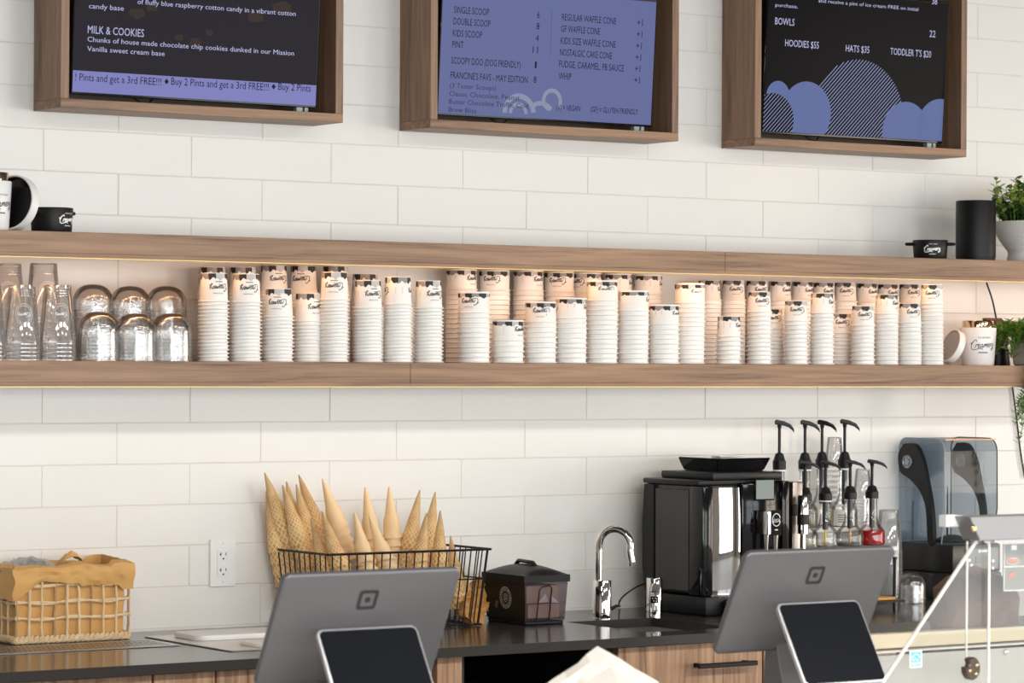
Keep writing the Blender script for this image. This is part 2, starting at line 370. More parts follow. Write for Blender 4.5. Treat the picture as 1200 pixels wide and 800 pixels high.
# ------------------------------------------------------------------ menu screens
S_BG = {1: emis('screen_dark', lin(38, 35, 40), 1.0), 2: emis('screen_periwinkle', lin(96, 103, 146), 1.0), 3: emis('screen_black', lin(14, 13, 17), 1.0)}
S_BAND = emis('screen_band', lin(122, 122, 178)); S_TXT = emis('screen_pale_text', lin(176, 178, 214)); S_BLK = emis('screen_black_text', lin(22, 22, 36))
S_GREY = emis('screen_grey_text', lin(50, 52, 78)); S_LIL = emis('screen_lilac', lin(92, 104, 150)); S_LIL2 = emis('screen_pale_lilac', lin(134, 142, 182)); S_SW = emis('screen_swirl', lin(128, 138, 160))
S_BROWN = emis('screen_picture', lin(84, 60, 48))
FR = [(-.027, .751), (1.010, 1.803), (2.065, 2.842)]
FLAB = ['deep walnut frame box around the leftmost menu screen', 'deep walnut frame box around the middle menu screen', 'deep walnut frame box around the rightmost menu screen']
SLAB = ['dark menu screen with lilac footer band about free pints, leftmost', 'periwinkle blue menu screen listing scoops and cones, in the middle', 'black menu screen with lilac cloud shapes and clothing prices, rightmost']
ZB, ZTOP, FD, FT = 2.180, 2.66, -.150, .022
for i, (a, b) in enumerate(FR):
    t = thing('screen_frame', ((a+b)/2, -0.075, ZB), FLAB[i], 'frame')
    MB().box(a, b, FD, -.001, ZB, ZB+FT, bev=.0008).build('bottom_board', M['walnut'], t)
    MB().box(a, b, FD, -.001, ZTOP-FT, ZTOP, bev=.0008).build('top_board', M['walnut'], t)
    MB().box(a+FT, b-FT, -.009, -.001, ZB+FT, ZTOP-FT).build('back_panel', M['backp'], t)  # added back, its wood darkened to hold the shade behind the screen
    for u, v in ((a, a+FT), (b-FT, b)): MB().box(u, v, FD, -.001, ZB+FT, ZTOP-FT, bev=.0008).build('side_board', M['walnut_v'], t)
TV = [((83, 112), (371, 125)), ((512, 137), (763.6, 147)), ((892, 157), (1104.5, 167.5))]
TILT = math.radians(4.0); YB = -.100
def screen(i):
    (xl, yl), (xr, yr) = TV[i]; A = atY(xl, yl, YB); B = atY(xr, yr, YB); W = B.x-A.x; zb = (A.z+B.z)/2; Hh = .405
    O = Vector((A.x, YB, zb)); n = Vector((0, -math.cos(TILT), -math.sin(TILT))); up = Vector((0, -math.sin(TILT), math.cos(TILT)))
    t = thing('menu_screen', O, SLAB[i], 'screen', rot=(TILT, 0, 0))
    MB().box(0, W, .0015, .035, 0, Hh, bev=.002).build('housing', M['gloss'], t, local=True)
    bz = .0035
    pan = MB().box(bz, W-bz, 0, .0012, .006, Hh-bz).build('display_panel', S_BG[i+1], t, local=True, sm=False)
    MB().box(.1, .118, .036, .090, .2, .25).box(.1, .12, .034, .04, .02, Hh-.02).box(W-.12, W-.1, .034, .04, .02, Hh-.02).build('wall_bracket', M['black'], t, local=True)
    MB().tube([(W*.27, .03, -.001), (W*.29, .02, -.011), (W*.32, .02, -.012), (W*.345, .03, -.001)], .0022, 6).build('cable', M['black'], t, local=True)
    MB().box(W-.055, W-.038, .004, .02, -.014, .001).box(W-.032, W-.022, .004, .02, -.014, .001).build('clip', mat('pale_clip', (.30, .38, .40), .3), t, local=True)
    def loc(px, py):
        h = hit(px, py, O, n) - O; return h.x, h.dot(up)
    def put(mb, s, x0, x1, yb, cap, res=2, dy=-.0006):
        u0, v0 = loc(x0, yb); u1, _ = loc(x1, yb)
        add_text(mb, s, lambda u, v: (u0+u, dy, v0+v), u1-u0, cap, res=res)
    return t, pan, loc, put, W, Hh
def line_txt(put, pan, m, rows, cap, name='lettering'):
    for s, x0, x1, yb in rows:
        mb = MB(); put(mb, s, x0, x1, yb, cap); mb.build(name, m, pan, local=True, sm=False)
def clip(poly, x0, x1, z0, z1):
    for ax, lim, sg in ((0, x0, 1), (0, x1, -1), (1, z0, 1), (1, z1, -1)):
        out = []
        for j in range(len(poly)):
            p, q = poly[j-1], poly[j]; ip = (p[ax]-lim)*sg >= 0; iq = (q[ax]-lim)*sg >= 0
            if ip != iq:
                s = (lim-p[ax])/(q[ax]-p[ax]); out.append((p[0]+(q[0]-p[0])*s, p[1]+(q[1]-p[1])*s))
            if iq: out.append(q)
        poly = out
        if not poly: break
    return poly
def disc(c, r, n=48, ry=None): return [(c[0]+r*math.cos(2*PI*k/n), c[1]+(ry or r)*math.sin(2*PI*k/n)) for k in range(n)]
# left screen
t, pan, loc, put, W, Hh = screen(0)
z = 2.857
line_txt(put, pan, S_TXT, [('MILK & COOKIES', 102.6, 168.7, 38.8)], .0185, 'headline')
line_txt(put, pan, S_TXT, [('of fluffy blue raspberry cotton candy in a vibrant cotton', 161, 347, 4.6), ('candy base', 104, 145, 9.6),
    ('Chunks of house made chocolate chip cookies dunked in our Mission', 102.3, 345, 48.6), ('Vanilla sweet cream base', 102, 193, 59.6)], .0118)
b0 = loc(83, 82)[1]; mb = MB().box(.0035, W-.0035, -.0004, 0, .006, b0); mb.build('footer_band', S_BAND, pan, local=True, sm=False, label='lilac footer band')
line_txt(put, pan, S_BLK, [('! Pints and get a 3rd FREE!!!', 88, 189, 94.0), ('Buy 2 Pints and get a 3rd FREE!!!', 200.5, 315, 99.2), ('Buy 2 Pints', 326, 364, 105.2)], .0175)
for px, py in ((195, 95.5), (320.5, 101.5)):
    u, v = loc(px, py); mb = MB(); mb.poly([(u-.006, -.0008, v), (u, -.0008, v-.007), (u+.006, -.0008, v), (u, -.0008, v+.007)]); mb.build('diamond', S_BLK, pan, local=True, sm=False)
rp = random.Random(5); PD = emis('screen_picture_dim', lin(56, 46, 42))
for px, py, r in ((160, 16, 12), (178, 10, 9), (210, 44, 8), (228, 50, 10), (245, 38, 7), (300, 20, 14), (330, 10, 16)):
    u, v = loc(px, py); k = r*.0022
    pts = clip([(u+k*rp.uniform(.6, 1)*math.cos(a*PI/6), v+k*.6*rp.uniform(.5, 1)*math.sin(a*PI/6)) for a in range(12)], .004, W-.004, .01, Hh-.004)
    MB().poly([(a, -.0003, b) for a, b in pts]).build('picture', PD, pan, local=True, sm=False)
# middle screen
t, pan, loc, put, W, Hh = screen(1)
line_txt(put, pan, S_BLK, [('SINGLE SCOOP', 531.8, 573, 15.0), ('DOUBLE SCOOP', 531.2, 574.5, 28.5), ('KIDS SCOOP', 530.3, 565, 42.4), ('PINT', 529.6, 543, 55.6),
    ('SCOOPY DOO (DOG FRIENDLY)', 528.7, 610, 74.4), ("FRANCINE'S FAVS - MAY EDITION", 527.7, 618.3, 91.6),
    ('6', 629.2, 632.2, 21), ('8', 628.4, 632.0, 34.4), ('4', 627.6, 631, 48.5), ('11', 624, 630.2, 62), ('1', 626.5, 628.6, 79.7), ('8', 625, 628.3, 97),
    ('REGULAR WAFFLE CONE', 658.2, 722, 23.6), ('GF WAFFLE CONE', 657.3, 703, 37.2), ('KIDS SIZE WAFFLE CONE', 656.7, 721.4, 51.2), ('NOSTALGIC CAKE CONE', 655.8, 717, 64.8),
    ('FUDGE, CARAMEL, PB SAUCE', 655, 731, 78.6), ('WHIP', 654.4, 669.3, 92.6),
    ('+1', 746.6, 753, 30), ('+1', 746, 752.3, 43.7), ('+1', 745.3, 751.8, 57.3), ('+1', 744.5, 751, 70.7), ('+1', 743.8, 750, 84), ('+1', 743, 749.4, 97.5)], .0175)
line_txt(put, pan, S_BLK, [('(V) = VEGAN', 652, 679.8, 128.8), ('(GF) = GLUTEN FRIENDLY', 692, 747.5, 131)], .0145)
line_txt(put, pan, S_GREY, [('(3 Taster Scoops)', 527, 581.3, 102.6), ('Classic Chocolate, Peanut', 526.4, 608.8, 112.2), ('Butter Chocolate Truffle, Cold', 526, 619, 121.4), ('Brew Bliss', 525.6, 558, 130.8)], .0125)
mb = MB()
for k in range(34):
    u, v = loc(646.5-k*.06, 14.5+k*1.55); mb.box(u-.0006, u+.0006, -.0005, -.0003, v-.0008, v+.0008)
mb.build('dotted_rule', S_BLK, pan, local=True, sm=False)
hu = loc(700, 2)[1]; mb = MB().box(.2, W-.0035, -.0003, 0, hu+.012, Hh-.004); mb.build('header_band', emis('screen_header', lin(70, 56, 56)), pan, local=True, sm=False, label='dark brown picture band at the top')  # flat dark brown band along the screen's top
mb = MB()
def swirl(mb, px, py, r, a0, a1, wd):
    c = loc(px, py); pts = [(c[0]+r*(1-.25*k/24)*math.cos(a0+(a1-a0)*k/24), c[1]+r*(1-.25*k/24)*math.sin(a0+(a1-a0)*k/24)) for k in range(25)]
    pts = [(min(max(a, .006), W-.006), max(b, .012)) for a, b in pts]; mb.ribbon(pts, wd, lambda u, v: (u, -.00035, v))
swirl(mb, 606, 133, .052, 0.1, PI, .014); swirl(mb, 606, 133, .028, 0, PI, .010); swirl(mb, 646, 118, .030, -.6, 4.6, .011); swirl(mb, 630, 140, .05, .6, 2.2, .012)
mb.build('swirl_graphic', S_SW, pan, local=True, sm=False, label='pale swirling lines behind the text')
# right screen
t, pan, loc, put, W, Hh = screen(2)
line_txt(put, pan, S_TXT, [('and receive a pint of ice cream FREE on initial', 959, 1076.5, 2.6), ('purchase.', 908.5, 935, 7.6)], .0098)
line_txt(put, pan, S_TXT, [('BOWLS', 908, 930.8, 28.4), ('38', 1092, 1098, 5), ('22', 1089, 1096, 43.2), ('HOODIES $55', 919.8, 959.4, 54), ('HATS $35', 990.8, 1018.6, 60.2), ("TODDLER T'S $20", 1043, 1091, 63.8)], .0190)
def pc(px, py, prx):      # centre and radius from pixels
    c = loc(px, py); return c, loc(px+prx, py)[0]-c[0]
x0, x1, z0, z1 = .004, W-.004, .007, Hh-.004
mb = MB(); mb2 = MB()
def stripes(mb, c, r, gap=.0086, th=.0024):
    d = Vector((1, 1)).normalized(); nn = Vector((-d.y, d.x)); k = -r
    while k < r:
        h = math.sqrt(max(r*r-k*k, 0)); p = Vector(c)+nn*k; q = [p-d*h-nn*th/2, p+d*h-nn*th/2, p+d*h+nn*th/2, p-d*h+nn*th/2]
        q = clip([tuple(v) for v in q], x0, x1, z0, z1)
        if len(q) > 2: mb.poly([(a, -.0004, b) for a, b in q])
        k += gap
c, r = pc(1004.5, 141, 54); stripes(mb2, c, r)
bl = MB()
for px, py, pr_ in ((911.5, 112, 13.5), (944.5, 133, 29), (1061, 155, 27), (1101, 152, 27)):
    c, r = pc(px, py, pr_); q = clip(disc(c, r), x0, x1, z0, z1); MB().poly([(a, -.00055, b) for a, b in q]).build('cloud_graphic', S_LIL, pan, local=True, sm=False)
mb.poly([(a, -.0005, b) for a, b in clip([(loc(905, 125)[0], z0), (loc(950, 125)[0], z0), (loc(950, 125)[0], loc(930, 125)[1]), (loc(905, 125)[0], loc(905, 125)[1])], x0, x1, z0, z1)])
mb.build('cloud_graphic', S_LIL, pan, local=True, sm=False, label='solid lilac cloud foot'); mb2.build('striped_graphic', S_LIL2, pan, local=True, sm=False, label='large dome drawn in fine diagonal stripes')
c, r = pc(905, 141, 25); q = clip(disc(c, r), x0, x1, z0, z1); MB().poly([(a, -.0007, b) for a, b in q]).build('cloud_graphic', S_BG[3], pan, local=True, sm=False, label='black disc under stripes')
mb = MB(); 
def stripes2(mb, c, r):
    d = Vector((1, 1)).normalized(); nn = Vector((-d.y, d.x)); k = -r
    while k < r:
        h = math.sqrt(max(r*r-k*k, 0)); p = Vector(c)+nn*k; q = clip([tuple(v) for v in (p-d*h-nn*.001, p+d*h-nn*.001, p+d*h+nn*.001, p-d*h+nn*.001)], x0, x1, z0, z1)
        if len(q) > 2: mb.poly([(a, -.0009, b) for a, b in q])
        k += .0086
stripes2(mb, c, r); mb.build('striped_graphic', S_LIL2, pan, local=True, sm=False, label='small dome of fine diagonal stripes at the lower left')
# ------------------------------------------------------------------ paper cups
SHELF = 1.580
def cup_profile(r, rb, h, top):
    p = [(r-.0026, 0), (r-.0004, .0004), (r+.0002, .0018), (r-.0004, .0034), (r-.0034, .0042)]
    wall_top = r-.0038
    return p + [(wall_top-(wall_top-rb)*.0042/h, .0046), (rb, h-.0012), (rb-.0006, h), (rb-.0020, h), (rb-.0024, h-.006), (0, h-.006)]
CK = {'K1': (.0382, .0312, .070, .0091), 'K2': (.0428, .0398, .0545, .0124), 'K3': (.0352, .0290, .056, .0113)}
CN = {'K1': 'tall narrow', 'K2': 'wide squat', 'K3': 'small'}
cup_me, drip_me, print_me = {}, {}, {}
for k, (r, rb, h, pt) in CK.items():
    cup_me[k] = MB().lathe(cup_profile(r, rb, h, 1), seg=32).mesh('paper_cup', M['paper'])
    R = lambda z, r=r, rb=rb, h=h: (r-.0038)+(rb-(r-.0038))*z/h + .00035
    # blotchy drip band round the base end: black and grey patches with scalloped lower edge
    rd = random.Random(len(k)+int(k[1])); mb = MB(); N = 96; hb = {'K1': .0165, 'K2': .0130, 'K3': .0135}[k]
    cols = []; c = 0
    while len(cols) < N:
        cols += [(0, 1, 0, 2)[c % 4]]*rd.choice((7, 9, 12)); c += 1
    ztop = h-.0012 if k != 'K2' else h-.004
    def edge(i): return hb*(.42+.34*abs(math.sin(i*PI/N*7+.6))+.24*abs(math.sin(i*PI/N*15)))
    for i in range(N):
        mb.mi = cols[i]; a, b = 2*PI*i/N, 2*PI*(i+1)/N; ea, eb = edge(i), edge(i+1); za, zb = ztop-ea, ztop-eb
        if i and cols[i] != cols[i-1]: za = ztop-ea*.7
        mb.poly([(R(ztop)*math.cos(a), R(ztop)*math.sin(a), ztop), (R(za)*math.cos(a), R(za)*math.sin(a), za), (R(zb)*math.cos(b), R(zb)*math.sin(b), zb), (R(ztop)*math.cos(b), R(ztop)*math.sin(b), ztop)])
    drip_me[k] = mb.mesh('drip_band', [M['ink'], M['greyink'], M['lightink']])
    def wrap(u, v, z0, a0, R=R):
        z = z0+v; rr = R(z)+.00025; a = a0+u/rr; return (rr*math.cos(a), rr*math.sin(a), z)
    mb = MB(); zc = h*.52 if k == 'K1' else h*.56
    W = {'K1': .052, 'K2': .050, 'K3': .046}[k]
    for a0 in (-PI/2, PI/2): logo(mb, lambda u, v, a0=a0: wrap(u, v, zc, a0), W, flip=True, wd=.22)
    # small block of lines of print beside the script word
    for q in range(5): 
        for sgn in (0, PI):
            mb.mi = 1; u0 = .010; rr = R(zc); mb.poly([wrap(u0*s1, (q-2)*.0032+s2*.0007, zc, sgn) for s1, s2 in ((-1, -1), (1, -1), (1, 1), (-1, 1))])
    print_me[k] = mb.mesh('printed_logo', [M['ink'], M['lightink']], sm=False)
# kind, row, left and right px of rim, top px, print turn in degrees (0 = script to the camera)
ST = [('K1','F',230.6,269.5,320,25),('K1','B',229,268,313,70),('K1','F',269.5,307,321,15),('K1','B',266,302,313,60),('K1','B',302,339,311,25),('K1','F',308.5,344.3,338.3,-5),
('K1','B',337,373,311.5,-10),('K1','F',343.8,379,343.8,40),('K1','F',373.5,409,319,0),('K1','B',375,411,312,60),('K1','F',413,449,328.7,30),('K1','B',410,445,321,70),('K1','F',449,483,324.6,95),('K1','F',484,520,329,35),
('K2','B',520,561,315.6,55),('K2','B',559,599,316.6,-10),('K2','B',598.5,639,317,55),('K2','B',636,674,318.5,-5),('K2','F',534,576,342,-15),('K2','F',576,614.5,375,60),('K2','F',613,654,353.5,5),('K2','F',650,688,349,90),
('K2','B',668,706.5,319.6,140),('K2','B',703.5,741.5,320.7,90),('K2','B',739.5,777,322,90),('K2','F',687,724,328.7,20),('K2','F',723.5,760.5,340.6,90),('K2','F',759.5,796,357,70),('K2','F',789,827,332,40),
('K3','B',815,847,328.5,90),('K3','B',843.5,875,328.5,20),('K3','B',872,902,329,30),('K3','B',898.5,929,329.6,55),('K3','B',925,955,330,55),('K3','F',837.8,870,370.5,80),('K3','F',874,905.5,342,20),('K3','M',889,919,362,20),
('K3','F',918,947,352.5,10),('K3','F',947.5,979,343.5,80),('K3','B',950,980,331,40),('K3','B',975.5,1005,331,10),('K3','B',1001,1030.5,332,50),('K3','B',1026,1055,333,40),('K3','B',1051.5,1080.5,333,30),
('K3','M',970,999,367.5,15),('K3','F',996.5,1025.5,358.5,15),('K3','F',1025,1052.5,345,75),('K3','F',1052,1080.3,355.5,25),('K3','F',1078.5,1105,333.5,5)]
YR = {'F': -.245, 'M': -.160, 'B': -.078}
ORD = 'first second third fourth fifth sixth seventh eighth ninth tenth eleventh twelfth thirteenth fourteenth fifteenth sixteenth seventeenth eighteenth nineteenth twentieth twenty-first twenty-second twenty-third twenty-fourth'.split()
RN = {'F': 'front row', 'M': 'middle row', 'B': 'back row'}
cnt = {'F': 0, 'B': 0, 'M': 0}; hidden = {}
jr = random.Random(11)
seenF = []
for k, row, a, b, t, turn in ST:
    y = YR[row]
    if (k, a) == ('K1', 343.8): y = -.205
    if (k, a) == ('K2', 789): y = -.215
    P = atY((a+b)/2, 400, y); h, pt = CK[k][2], CK[k][3]; H = atY((a+b)/2, t, y).z-SHELF; n = max(2, round((H-h)/pt)+1); ptf = (H-h)/(n-1)
    cnt[row] += 1; nm = ORD[cnt[row]-1]; who = '%s %s stack from left' % (nm, RN[row])
    base_ang = math.atan2(CAM.y-P.y, CAM.x-P.x)+PI/2+math.radians(turn)
    if row == 'M': who = ('left' if cnt[row] == 1 else 'right')+' one of the two half hidden stacks'
    for i in range(n):
        z = SHELF+i*ptf; top = i == n-1
        vis = top or row == 'F' and not (a > 1020 and i < n-4)
        if not vis: hidden.setdefault(k, []).append((P.x, P.y, z)); continue
        o = bpy.data.objects.new('paper_cup', cup_me[k]); C.objects.link(o); jx, jy = jr.uniform(-.0005, .0005), jr.uniform(-.0005, .0005)
        o.location = (P.x+jx, P.y+jy, z); o.rotation_euler = (jr.uniform(-.003, .003) if top else 0, 0, base_ang if top else jr.uniform(0, 6))
        if top:
            tag(o, 'top %s cup of the %s, upside down, printed' % (CN[k].split()[-1], who), 'cup', 'paper cups on the lower shelf')
            for nme, me in (('drip_band', drip_me[k]), ('printed_logo', print_me[k])):
                c = bpy.data.objects.new(nme, me); C.objects.link(c); c.parent = o
                tag(c, 'black and grey dripping blotch band' if nme == 'drip_band' else 'upside-down black script print')
        else: tag(o, '%s cup down in the %s, white rim' % (ORD[n-1-i], who), 'cup', 'nested cups, %s' % who)
allh = []
mb = MB(); b = bmesh.new()
for k, L in hidden.items():
    r, rb, h, pt = CK[k]; b = bmesh.new(); prof = [(r-.0022, 0), (r, .0018), (r-.0022, .0042), (r-.0040, h*.45)]; rings = []
    for (x, y, z) in L:
        rg = [[b.verts.new((x+q*math.cos(2*PI*i/20), y+q*math.sin(2*PI*i/20), z+zz)) for i in range(20)] for q, zz in prof]
        for A, B in zip(rg, rg[1:]):
            for i in range(20): b.faces.new((A[i], A[(i+1) % 20], B[(i+1) % 20], B[i]))
    mb._merge(b)
mb.build('nested_paper_cups', M['paper'], label='white rims of paper cups nested under the top cups of the back row stacks', cat='cups', kind='stuff')

# ------------------------------------------------------------------ clear cups and dome lids on the lower shelf
def clear_cup_mesh(r, rb, h, ribs=4):
    p = [(r-.001, 0), (r+.0006, .0008), (r+.0006, .0026), (r-.0012, .0034), (r-.0016, .010)]
    for i in range(ribs): zz = h-.028+i*.006; q = rb+(r-.0016-rb)*(1-zz/h); p += [(q, zz), (q-.0008, zz+.0012), (q, zz+.0024)]
    return MB().lathe(p+[(rb, h-.001), (rb-.0015, h), (rb-.006, h), (rb-.008, h-.004), (0, h-.004)], seg=40).mesh('clear_cup', M['clear'])
CC = clear_cup_mesh(.0445, .0318, .138)
mb = MB(); rr = lambda z: .0431-(.0431-.0318)*z/.138+.0004
for st in range(1):
    for q in (0, 1):
        R0 = .020-q*.004; pts = [(R0*math.cos(a*2*PI/30), R0*1.25*math.sin(a*2*PI/30)) for a in range(31)]
        mb.ribbon(pts, .0007, lambda u, v: ((rr(.07+v))*math.sin(u/rr(.07+v)), -(rr(.07+v))*math.cos(u/rr(.07+v)), .07+v))
    add_script(mb, lambda u, v: ((rr(.07+v))*math.sin(u/rr(.07+v)), -(rr(.07+v))*math.cos(u/rr(.07+v)), .07+v), .030, .3, flip=True)
CP = mb.mesh('printed_logo', M['whiteink'], sm=False)
CCN = MB().lathe([(.0435, 0), (.0451, .0008), (.0451, .0026), (.0433, .0034), (.0425, .012)], seg=40).mesh('clear_cup_rim', M['clear'])
def stack_clear(px, top, y, z0, n, who, grp, me=CC, logo_me=CP, turn=0, hcup=.138, scale=1):
    P = atY(px, top, y); H = P.z-z0; pt = (H-hcup*scale)/max(n-1, 1)
    for i in range(n):
        o = bpy.data.objects.new('clear_cup', me if i == n-1 else CCN); C.objects.link(o); o.location = (P.x, y, z0+i*pt); o.scale = (scale,)*3
        a = math.atan2(P.x-CAM.x, P.y-CAM.y); o.rotation_euler = (0, 0, -a+turn)
        tag(o, ('topmost' if i == n-1 else ORD[n-1-i]+' down,')+' clear plastic cup, '+who, 'cup', grp)
        if i == n-1 and logo_me:
            c = bpy.data.objects.new('printed_logo', logo_me); C.objects.link(c); c.parent = o; tag(c, 'white printed logo')
for px, top, y, n, who, tu in ((25.5, 334, -.245, 5, 'front stack second from the shelf\'s left end', .15), (67.5, 334, -.245, 5, 'front stack nearest the dome lids', .25), (-15, 334, -.245, 5, 'front stack cut by the left picture edge', 0),
                               (9, 309, -.11, 7, 'taller back stack at the left', 0), (51, 308.5, -.11, 7, 'taller back stack beside the dome lids', .3)):
    stack_clear(px, top, y, SHELF, n, who, 'clear cups, '+who, turn=tu)
DP = [(.0445, 0), (.0460, .0006), (.0460, .0022), (.0440, .003), (.0436, .022)]+[(.0436*math.cos(a*PI/20)**.75 if a < 10 else 0.0, .022+.043*math.sin(a*PI/20)) for a in range(1, 11)]
DM = MB().lathe(DP, seg=40).mesh('dome_lid', M['ridged']); DMN = MB().lathe(DP[:5], seg=40).mesh('dome_lid_rim', M['ridged'])
def domes(px, top, y, n, who, z0=SHELF, s=1.0, sr=1.12):
    P = atY(px, top, y); hd = .065*s; pt = (P.z-z0-hd)/max(n-1, 1)
    for i in range(n):
        o = bpy.data.objects.new('dome_lid', DM if i == n-1 else DMN); C.objects.link(o); o.location = (P.x, y, z0+i*pt); o.rotation_euler = (0, 0, i*.7); o.scale = (s*sr, s*sr, s)
        tag(o, ('topmost' if i == n-1 else ORD[n-1-i]+' down,')+' clear dome lid, '+who, 'lid', 'dome lids, '+who)
domes(115.5, 365, -.245, 7, 'front stack beside the clear cups'); domes(159.5, 367, -.245, 7, 'middle one of the three front stacks'); domes(201, 367, -.245, 7, 'front stack beside the paper cups')
domes(109, 333, -.10, 11, 'tall back stack beside the clear cups'); domes(152.5, 335, -.10, 11, 'middle one of the three tall back stacks'); domes(195, 335, -.10, 11, 'tall back stack beside the paper cups')

# ------------------------------------------------------------------ crockery
def wrapc(cx, cy, rfun, a0, z0): return lambda u, v: (cx+rfun(z0+v)*math.cos(a0+u/rfun(z0+v)), cy+rfun(z0+v)*math.sin(a0+u/rfun(z0+v)), z0+v)
def to_cam(P): return math.atan2(CAM.y-P.y, CAM.x-P.x)
# white jar with clear neck, lower shelf right, and one at the upper shelf's left end
def jar(P, r, lab, turn, hh=.108):
    z = P.z; t = thing('storage_jar', (P.x, P.y, z), lab, 'jar')
    MB().lathe([(0, 0), (r*.84, 0), (r*.88, .003), (r, hh-.002), (r-.001, hh), (r*.9, hh), (r*.86, hh-.004)], (P.x, P.y, z), 48).build('body', M['white'], t)
    MB().lathe([(r*.87, hh-.006), (r*.87, hh+.018), (r*.85, hh+.020), (r*.83, hh+.018), (r*.83, hh-.006)], (P.x, P.y, z), 40).build('neck', M['brass'] if False else M['ring'], t, label='shiny metallic neck ring')
    rf = lambda zz: r*(.88+.12*(zz-z)/hh)+.0006
    mb = MB(); logo(mb, wrapc(P.x, P.y, rf, to_cam(P)+turn, z+hh*.52), r*1.5, wd=.16); mb.build('printed_logo', M['ink'], t, sm=False, label='black script lettering')
M['ring'] = mat('bronze_glass_ring', (0.62, 0.48, 0.32), 0.12, 1.0)
P = atY(1146, 427, -.20); P.z = SHELF; jar(P, .0525, 'white jar with black script lettering beside its leaning lid, lower shelf', .28)
P = atY(-13, 268, -.21); P.z = 1.879; jar(P, .052, 'white lettered jar cut by the left picture edge, upper shelf', .55, .115)
def lid(name, P, r, th, tiltdir, ang, lab, inner, dp=.004):
    t = thing(name, P, lab, 'lid', rot=(0, ang, tiltdir))
    MB().lathe([(0, -th/2), (r-.004, -th/2), (r, -th/2+.003), (r, th/2-.001), (r-.001, th/2), (r-.0035, th/2), (r-.0045, -th/2+.006), (0, -th/2+.006)], (0, 0, 0), 48).build('rim', M['white'], t, local=True)
    MB().lathe([(0, -th/2+.0065), (r-.005, -th/2+.0065), (r-.005, th/2-.002), (r*.90, th/2-.003), (r*.88, th/2-dp), (0, th/2-dp)], (0, 0, 0), 48).build('inner_seal', inner, t, local=True)
P = atY(1116, 403, -.215); P.z = SHELF+.0525; lid('jar_lid', P, .050, .022, math.radians(170), math.radians(68), 'round white jar lid leaning against the white jar', mat('pale_seal', (.42, .405, .40), .6))
P = atY(17, 237, -.20); P.z = 1.879+.0665; lid('jar_lid', P, .0655, .026, math.radians(204), math.radians(80), 'round white lid with black inside standing on edge, upper shelf left', M['gloss'], .012)
def bowl(P, r, h, lab, turn, handles, lw=1.0):
    z = P.z; t = thing('small_bowl', P, lab, 'bowl')
    MB().lathe([(0, 0), (r*.90, 0), (r*.93, .003), (r, h-.002), (r-.001, h), (r-.004, h), (r*.87, .006), (0, .005)], P, 48).build('body', M['matte'], t)
    for a in handles:
        ca, sa = math.cos(a), math.sin(a); c = Vector((P.x+ca*(r-.004), P.y+sa*(r-.004), z+h-.011)); d = Vector((ca, sa, 0)); s = Vector((-sa, ca, 0))
        pts = [c-s*.016, c-s*.015+d*.014, c-s*.009+d*.021, c+s*.009+d*.021, c+s*.015+d*.014, c+s*.016]
        MB().tube(pts, .0042, 8).build('handle', M['matte'], t)
    mb = MB(); logo(mb, wrapc(P.x, P.y, lambda zz: r*(.93+.07*(zz-z)/h)+.0006, to_cam(P)+turn, z+h*.5), r*1.05*lw, wd=.30); mb.build('printed_logo', M['whiteink'], t, sm=False, label='white script lettering')
P = atY(60.5, 268, -.2); P.z = 1.879; bowl(P, .0505, .059, 'small black bowl with a lug handle beside the standing lid, upper shelf left', .86, (to_cam(P)-.75, to_cam(P)-.75+PI))
P = atY(1090, 300, -.2); P.z = 1.879; bowl(P, .0500, .055, 'small black two handled bowl beside the black canister, upper shelf right', .12, (to_cam(P)+PI/2, to_cam(P)-PI/2))
P = atY(1143.3, 302, -.19); P.z = 1.879
t = thing('canister', P, 'tall matte black cylinder canister between bowl and leafy plant', 'canister')
MB().lathe([(0, 0), (.054, 0), (.0565, .003), (.0565, .010), (.0575, .011), (.0575, .171), (.0565, .173), (0, .173)], P, 64).build('body', M['matte'], t)
mb = MB(); wf = wrapc(P.x, P.y, lambda z: .0578, to_cam(P)-.45, P.z+.15)
for i in range(9): add_text(mb, 'CANISTERS'[i], lambda u, v: wf(v, -u) if False else wf(u, v-i*.0042), .0018, .003, res=1) if False else mb.poly([wf(a, b-i*.0042) for a, b in ((0, 0), (.0022, 0), (.0022, .0028), (0, .0028))])
mb.build('embossed_mark', M['gloss'], t, sm=False)
# dark grinder behind the white jar
P = atY(1169, 427, -.09); P.z = SHELF
t = thing('grinder', P, 'dark waisted grinder behind the white jar, lower shelf right', 'grinder')
MB().lathe([(0, 0), (.036, 0), (.037, .004), (.033, .045), (.030, .048), (0, .048)], P, 40).build('base', M['black'], t)
MB().lathe([(.029, .048), (.029, .058), (.033, .062), (.028, .125), (.027, .130), (0, .130)], P, 40).build('body', mat('grey_grinder', (.07, .07, .08), .4), t)
MB().box(P.x-.055, P.x+.012, P.y-.010, P.y+.010, P.z+.1305, P.z+.139, bev=.003).build('lever', mat('dark_wood_lever', (.16, .07, .04), .4), t, label='flat reddish lever on top')
